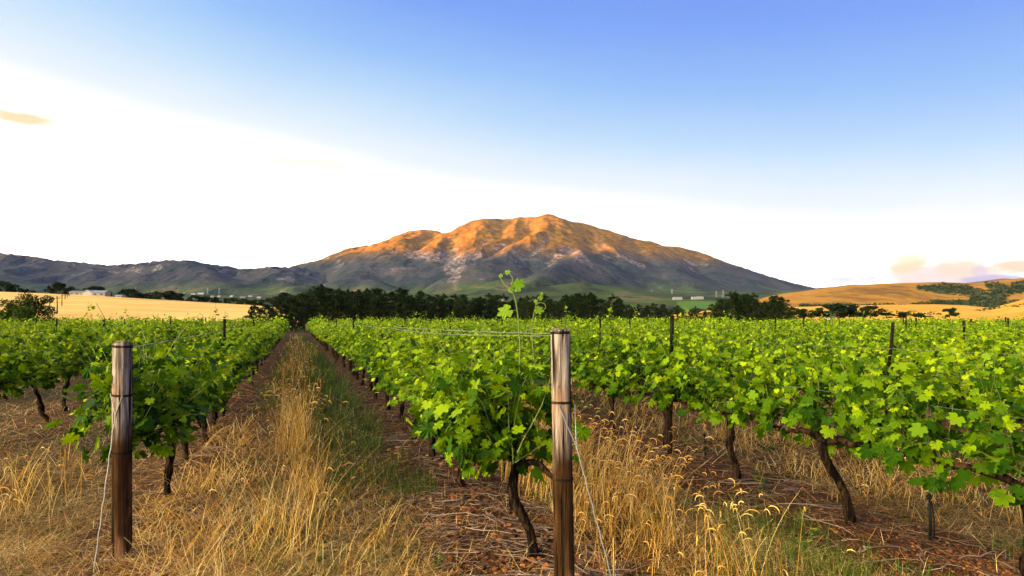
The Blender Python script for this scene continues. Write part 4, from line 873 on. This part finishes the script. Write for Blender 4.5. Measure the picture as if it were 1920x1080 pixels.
OPEN = [pine_tree(20 + q, 5., .55, .22, 1.1) for q in range(3)]
tops = [(470, 572), (498, 568), (520, 562), (560, 552), (585, 545), (600, 537), (640, 543), (673, 543), (707, 541), (757, 543), (790, 548), (830, 551), (863, 556), (900, 552), (923, 553), (955, 556), (987, 557), (1060, 553), (1108, 549), (1136, 553), (1155, 556), (1175, 565), (1225, 567), (1290, 576), (1336, 572), (1362, 556), (1377, 547), (1401, 551), (1430, 557), (1456, 553), (1475, 566), (1490, 580)]
TX, TY = [t[0] for t in tops], [t[1] for t in tops]
trees = []
px = 566.; rr_ = random.Random(4)
while px < 1488:
    trees.append((px, np.interp(px, TX, TY) + rr_.choice((-3, 0, 4, 8)) + rr_.uniform(-1, 2), rr_.uniform(92, 122))); px += rr_.uniform(12, 20)
for px, py in ((600, 537), (636, 543), (673, 542), (757, 543), (1108, 549), (1377, 547), (1401, 551), (1456, 553), (988, 556), (1060, 552), (707, 541)): trees.append((px, py, 88))
px = 575.
while px < 1480: trees.append((px, np.interp(px, TX, TY) + rr_.uniform(5, 14), rr_.uniform(125, 150))); px += rr_.uniform(16, 30)
trees.sort()
LAND = {600: "tallest pine near the head of the grass aisle", 1377: "broad dark pine at the right end of the tree belt", 1456: "last big pine before the golden hill", 757: "tall pine standing proud of the middle of the belt below the cliffs", 1108: "tall pine in the belt below the right slope of the mountain"}
for q, (px, py, yd) in enumerate(trees):
    x, y, zt = P(px, py, yd); z0 = float(dip(yd)); hh = zt - z0; lb = next((v for k_, v in LAND.items() if abs(px - k_) < .5 and yd == 88), None)
    put_tree('pine_tree', PINES[q % 6], x, y, z0, hh / 8.2, q * 1.7, lb or "dark green pine crowded among others in the belt below the mountain", 'pine trees in the belt beyond the vineyard', 1.42)
for q, (px, py, yd, lb) in enumerate(((478, 573, 66, "small spreading pine at the left tip of the belt, against the wheat"), (500, 570, 68, "second small pine from the left tip of the belt"), (523, 563, 67, "open branched pine with the wheat showing between its limbs"), (546, 558, 70, "ragged pine directly beyond the head of the aisle"), (571, 550, 74, "full pine just right of the head of the aisle"), (512, 583, 63, "low bushy pine in front of the open branched one"), (553, 577, 64, "low dark pine behind the end of the left vine row"))):
    x, y, zt = P(px, py, yd); z0 = float(dip(yd)); put_tree('pine_tree', OPEN[q % 3], x, y, z0, (zt - z0) / 5.1, q * 2.1, lb, 'pine trees in the belt beyond the vineyard')
# leafy bushes by the wheat, left
BU = [round_tree(50 + q, 3.4, .36, M_BUSH, 34, .05, 1.9, (.10, .26)) for q in range(2)]
for q, (px, py, yd, s_xy, lb) in enumerate(((18, 560, 48, 1.2, "leafy green bush at the far left edge, beside the wheat field"), (66, 547, 46, 1.0, "taller leafy bush standing before the power poles on the wheat field"), (-40, 556, 48, 1.2, "leafy bush partly outside the frame beyond the left edge bush"), (42, 572, 44, .9, "low bush between the two taller leafy bushes"))):
    x, y, zt = P(px, py, yd); z0 = float(dip(yd)); put_tree('leafy_bush', BU[q % 2], x, y, z0, (zt - z0) / 3.5, q * 1.1, lb, 'leafy bushes at the left field edge', s_xy)
# far broad trees behind the left field, around the farm
FT = [round_tree(70 + q, 6., .5, M_FARL, 12, .15, .9, (.3, .7)) for q in range(4)]
ft = [(-60, 535), (-25, 530), (5, 527), (25, 533), (45, 541), (62, 543), (95, 540), (112, 529), (128, 537), (150, 541), (172, 537), (186, 536), (196, 543), (210, 545), (238, 542), (250, 541), (266, 547), (282, 546), (300, 546), (318, 544), (334, 547), (352, 556), (368, 553), (385, 555), (402, 556), (420, 557), (438, 558), (455, 559), (472, 560), (490, 559), (512, 556), (535, 548), (555, 549), (575, 552), (690, 548), (650, 545)]
for q, (px, py) in enumerate(ft):
    yd = 430 + 30 * math.sin(q * 2.3); x, y, zt = P(px, py, yd); edge = np.interp(px, [p[0] for p in HC], [p[1] for p in HC]); z0 = H + (HY - edge - 6) / F * yd - 1.5; hh = max(2.5, zt - z0)
    lb = {112: "tall round tree behind the power poles, highest above the wheat field", 186: "broad dark tree behind the white farm barn", 5: "dark tree on the rise at the far left edge", 45: "lower dark tree right of the one at the far left edge", 238: "round tree at the right of the farm buildings", 535: "grey green tree above the small pines"}.get(px, "distant dark tree in the line behind the wheat field")
    put_tree('broadleaf_tree', FT[q % 4], x, y, z0, hh / 6.3, q * 1.3, lb, 'distant trees behind the wheat field', 1.7 if hh < 6 else 1.3)
# right-hand clumps
for q, (px, py, yd, sx_, lb) in enumerate(((1500, 577, 200, 1.9, "small dark tree right of the last big pine"), (1522, 580, 200, 2.2, "low round tree between the pine belt and the umbrella shaped clump"), (1543, 582, 205, 2.2, "low tree at the foot of the golden hill, left of the white cottage"), (1557, 570, 210, 1.9, "leftmost tree of the umbrella shaped clump"), (1583, 568, 205, 2.1, "widest flat topped tree of the umbrella shaped clump"), (1606, 571, 205, 2.0, "flat topped tree in the middle of the umbrella shaped clump"), (1632, 573, 210, 1.9, "rightmost tree of the umbrella shaped clump"),
                                        (1662, 586, 200, 3.2, "low hedge tree next to the umbrella shaped clump"), (1695, 585, 200, 3.4, "low hedge tree in the middle of the hedge line"), (1728, 586, 200, 3.2, "last low hedge tree before the open orange field"), (1781, 577, 215, 1.5, "lone round dark bush on the orange field"), (1850, 527, 1000, 1., "lone dark tree on the skyline of the golden hill"))):
    x, y, zt = P(px, py, yd); z0 = (H + (HY - 597) / F * yd) if yd < 900 else zt - 7; hh = zt - z0
    if px == 1780: z0 = H + (HY - 591) / F * yd; hh = zt - z0
    put_tree('broadleaf_tree', FT[q % 4], x, y, z0, hh / 6.3, q * 1.9, lb, 'trees below the golden hill', sx_)

# ------------------------------------------------------------------ buildings, poles, pylons
M_WHITE = plain('white_render', (.27, .265, .26)); M_ROOF = plain('grey_roof', (.16, .15, .15)); M_ROOFW = plain('pale_metal_roof', (.22, .23, .245), .6); M_GLASS = plain('dark_window_glass', (.03, .035, .04), .15, .6); M_POLE = plain('pole_wood', (.05, .035, .025)); M_STEEL = plain('pylon_steel', (.17, .18, .20), .5)
def house(px, py_base, Y, w, d, h, rh, rot, label, group, roof=M_ROOF, win=3, name='farm_building'):
    x, y, z = P(px, py_base, Y) if Y else drop(px, py_base); w, d, h, rh = [v * (y / 1150 if not Y else 1) for v in (w, d, h, rh)]; root = empty(name, (x, y, z), rot); tag(root, label, 'building', group)
    mb = MB(); V = np.array([[-w / 2, -d / 2, -2], [w / 2, -d / 2, -2], [w / 2, d / 2, -2], [-w / 2, d / 2, -2], [-w / 2, -d / 2, h], [w / 2, -d / 2, h], [w / 2, d / 2, h], [-w / 2, d / 2, h], [-w / 2, 0, h + rh], [w / 2, 0, h + rh]])
    mb.add(V, [[4, 7, 8], [5, 9, 6]], [[0, 1, 5, 4], [1, 2, 6, 5], [2, 3, 7, 6], [3, 0, 4, 7]]); link('wall', mb.build('wall', [M_WHITE]), root)
    mb = MB(); e = .35
    for s in (-1, 1):
        a = np.array([[-w / 2 - e, s * (d / 2 + e), h - e * rh / d * 2 + .05], [w / 2 + e, s * (d / 2 + e), h - e * rh / d * 2 + .05], [w / 2 + e, 0, h + rh + .05], [-w / 2 - e, 0, h + rh + .05]]); mb.add(np.vstack([a, a + [0, 0, .18]]), None, [[0, 1, 2, 3], [4, 5, 6, 7], [0, 1, 5, 4], [1, 2, 6, 5], [2, 3, 7, 6], [3, 0, 4, 7]])
    link('roof', mb.build('roof', [roof]), root)
    for q in range(win):
        mb = MB(); box(mb, ((q + .5) / win * w - w / 2, -d / 2 - .02, h * .5), (min(1.3, w / win * .45), .06, h * .38)); link('window', mb.build('window', [M_GLASS]), root)
    return root
house(150, 554, 330, 8, 6, 1.7, .8, R(8), "low white farmhouse with long grey roof, left of the barn", 'farm buildings on the rise')
house(172, 555, 322, 6, 6.5, 1.8, 1.4, R(80), "white gable fronted barn of the farm, its peak towards the vineyard", 'farm buildings on the rise', M_ROOFW, 1)
house(190, 555.5, 318, 6.5, 7, 2.0, 1.0, R(12), "white barn wing with pale roof at the right of the farm", 'farm buildings on the rise', M_ROOFW, 2)
house(225, 558, 312, 3.2, 3, 1.0, .3, R(5), "tiny white shed at the right of the farm on the wheat field edge", 'farm buildings on the rise', M_ROOFW, 1)
town = [(344, 551, 20), (353, 549, 14), (364, 551, 16), (378, 550, 26), (388, 549, 14), (398, 556, 12), (412, 555, 10), (436, 555, 12), (455, 557, 16), (470, 555, 12), (487, 557, 14), (374, 560, 12), (452, 542, 16), (480, 543, 16), (532, 543, 22), (735, 565, 20), (760, 566, 14), (818, 563, 18), (893, 566, 18), (912, 563, 12), (940, 562, 20)]
for q, (px, py, w_) in enumerate(town): house(px, py + 2, 0, w_ * .6, 7, 2.4, 1.3, R((q * 37) % 50 - 25), "distant white house or shed of the settlement, glimpsed beyond the tree line", 'white buildings of the distant settlement', M_ROOFW if q % 2 else M_ROOF, 2, 'distant_house')
for px, py, w_, lb in ((1270, 561.5, 22, "long white farm shed above the bright green field, left of the pair"), (1302, 561, 14, "small white shed in the middle above the bright green field"), (1312, 560.5, 16, "white shed above the right end of the bright green field")): house(px, py + .5, 0, w_ * .8, 8, 4, 1.6, R(4), lb, 'sheds above the green field', M_ROOFW, 2)
house(1085, 529.5, 4690, 22, 16, 10, 5, 0, "lone pale house on the foothill knoll below the mountain", 'lone hillside house', M_ROOFW, 1, 'distant_house')
house(1556, 590, 215, 2.2, 2.5, .9, .5, R(20), "little white cottage among the trees left of the umbrella shaped clump", 'cottage below the golden hill', M_ROOFW, 1)
# bright green field before the sheds
class ZG:
    def __call__(s, XX, YY, PX):
        e = np.clip(1 - ((PX - 1305) / 62) ** 2, 0, 1); return apron(XX, YY) - 3. + 4. * e ** .7
grid_mesh('green_field', np.arange(1222, 1400, 4.0), np.linspace(960, 1370, 24), ZG(), hill_mat('lush_green_crop', [(.3, (.035, .085, .010)), (.5, (.06, .13, .012)), (.7, (.09, .15, .02))], .02, None, False), 'green_field')
def pole(px, ptop, pbase, Y, label):
    x, y, z = P(px, pbase, Y); z = float(zC(np.array([x]), np.array([y]))[0]); h = H + (HY - ptop) / F * Y - z; root = empty('power_pole', (x, y, z)); tag(root, label, 'power pole', 'power poles crossing the wheat field')
    mb = MB(); tube(mb, [(0, 0, -.4), (.03, 0, h * .5), (0, 0, h)], (.15, .13, .10), 7); link('mast', mb.build('mast', [M_POLE], True), root)
    mb = MB(); box(mb, (0, -.12, h - .6), (1.7, .1, .12)); [box(mb, (s, -.12, h - .46), (.1, .1, .18)) for s in (-.75, 0, .75)]; link('crossarm', mb.build('crossarm', [M_POLE]), root)
for a in ((107, 555, 603, 145, "nearest power pole, standing lowest on the wheat field"), (93, 560, 592, 165, "power pole left of the nearest one, half hidden by the leafy bush"), (116, 543, 582, 190, "third power pole, on the slope behind the nearest"), (122, 551, 569, 240, "fourth power pole near the crest of the wheat field"), (126, 551, 565, 262, "fifth power pole near the crest of the wheat field"), (130, 550, 562, 285, "farthest power pole on the crest by the farmhouse")): pole(*a)
def pylon(px, ptop, pbase, Y):
    x, y, z = drop(px, pbase, 1500, 4000); h = (pbase - ptop) / F * y; root = empty('pylon', (x, y, z)); tag(root, "distant pale steel pylon on the slope below the mountains", 'pylon', 'distant pylons below the mountains'); mb = MB(); b = h * .1
    for sx_, sy_ in ((1, 1), (1, -1), (-1, 1), (-1, -1)): tube(mb, [(sx_ * b, sy_ * b, 0), (sx_ * b * .25, sy_ * b * .25, h * .75), (0, 0, h)], h * .012, 4, 0, False)
    for q in range(6):
        z0, z1 = h * q / 6 * .9, h * (q + 1) / 6 * .9; a, c = b * (1 - z0 / h), b * (1 - z1 / h)
        for s in (-1, 1): tube(mb, [(-a, s * a, z0), (c, s * c, z1)], h * .008, 3, 0, False); tube(mb, [(a, s * a, z0), (-c, s * c, z1)], h * .008, 3, 0, False)
    link('lattice', mb.build('lattice', [M_STEEL]), root); mb = MB()
    for f in (.7, .82, .93): box(mb, (0, 0, h * f), (h * .36, h * .02, h * .02))
    link('crossarm', mb.build('crossarm', [M_STEEL]), root)
for a in ((167, 522, 536, 2600), (254, 523, 537, 2600), (389, 525, 538, 2600), (411, 524, 537, 2600), (1146, 542, 555, 2400), (1222, 544, 556, 2400), (1260, 541, 557, 2300), (1343, 545, 558, 2400), (1356, 544, 558, 2350)): pylon(*a)
# ------------------------------------------------------------------ the evening air
m_ = bpy.data.materials.new('evening_haze'); m_.use_nodes = True; g = N(m_.node_tree)
pv = g.n('ShaderNodeVolumePrincipled'); pv.inputs['Color'].default_value = (.34, .50, 1, 1); pv.inputs['Density'].default_value = 1.2e-5; pv.inputs['Anisotropy'].default_value = 0.0
o_ = g.n('ShaderNodeOutputMaterial'); g.put(o_.inputs['Volume'], pv.outputs[0])
HAZE = True
if HAZE:
    bm_ = MB(); box(bm_, (0, 0, 1048.2), (20400, 20400, 2100)); tag(link('haze', bm_.build('haze', [m_])), kind='stuff')
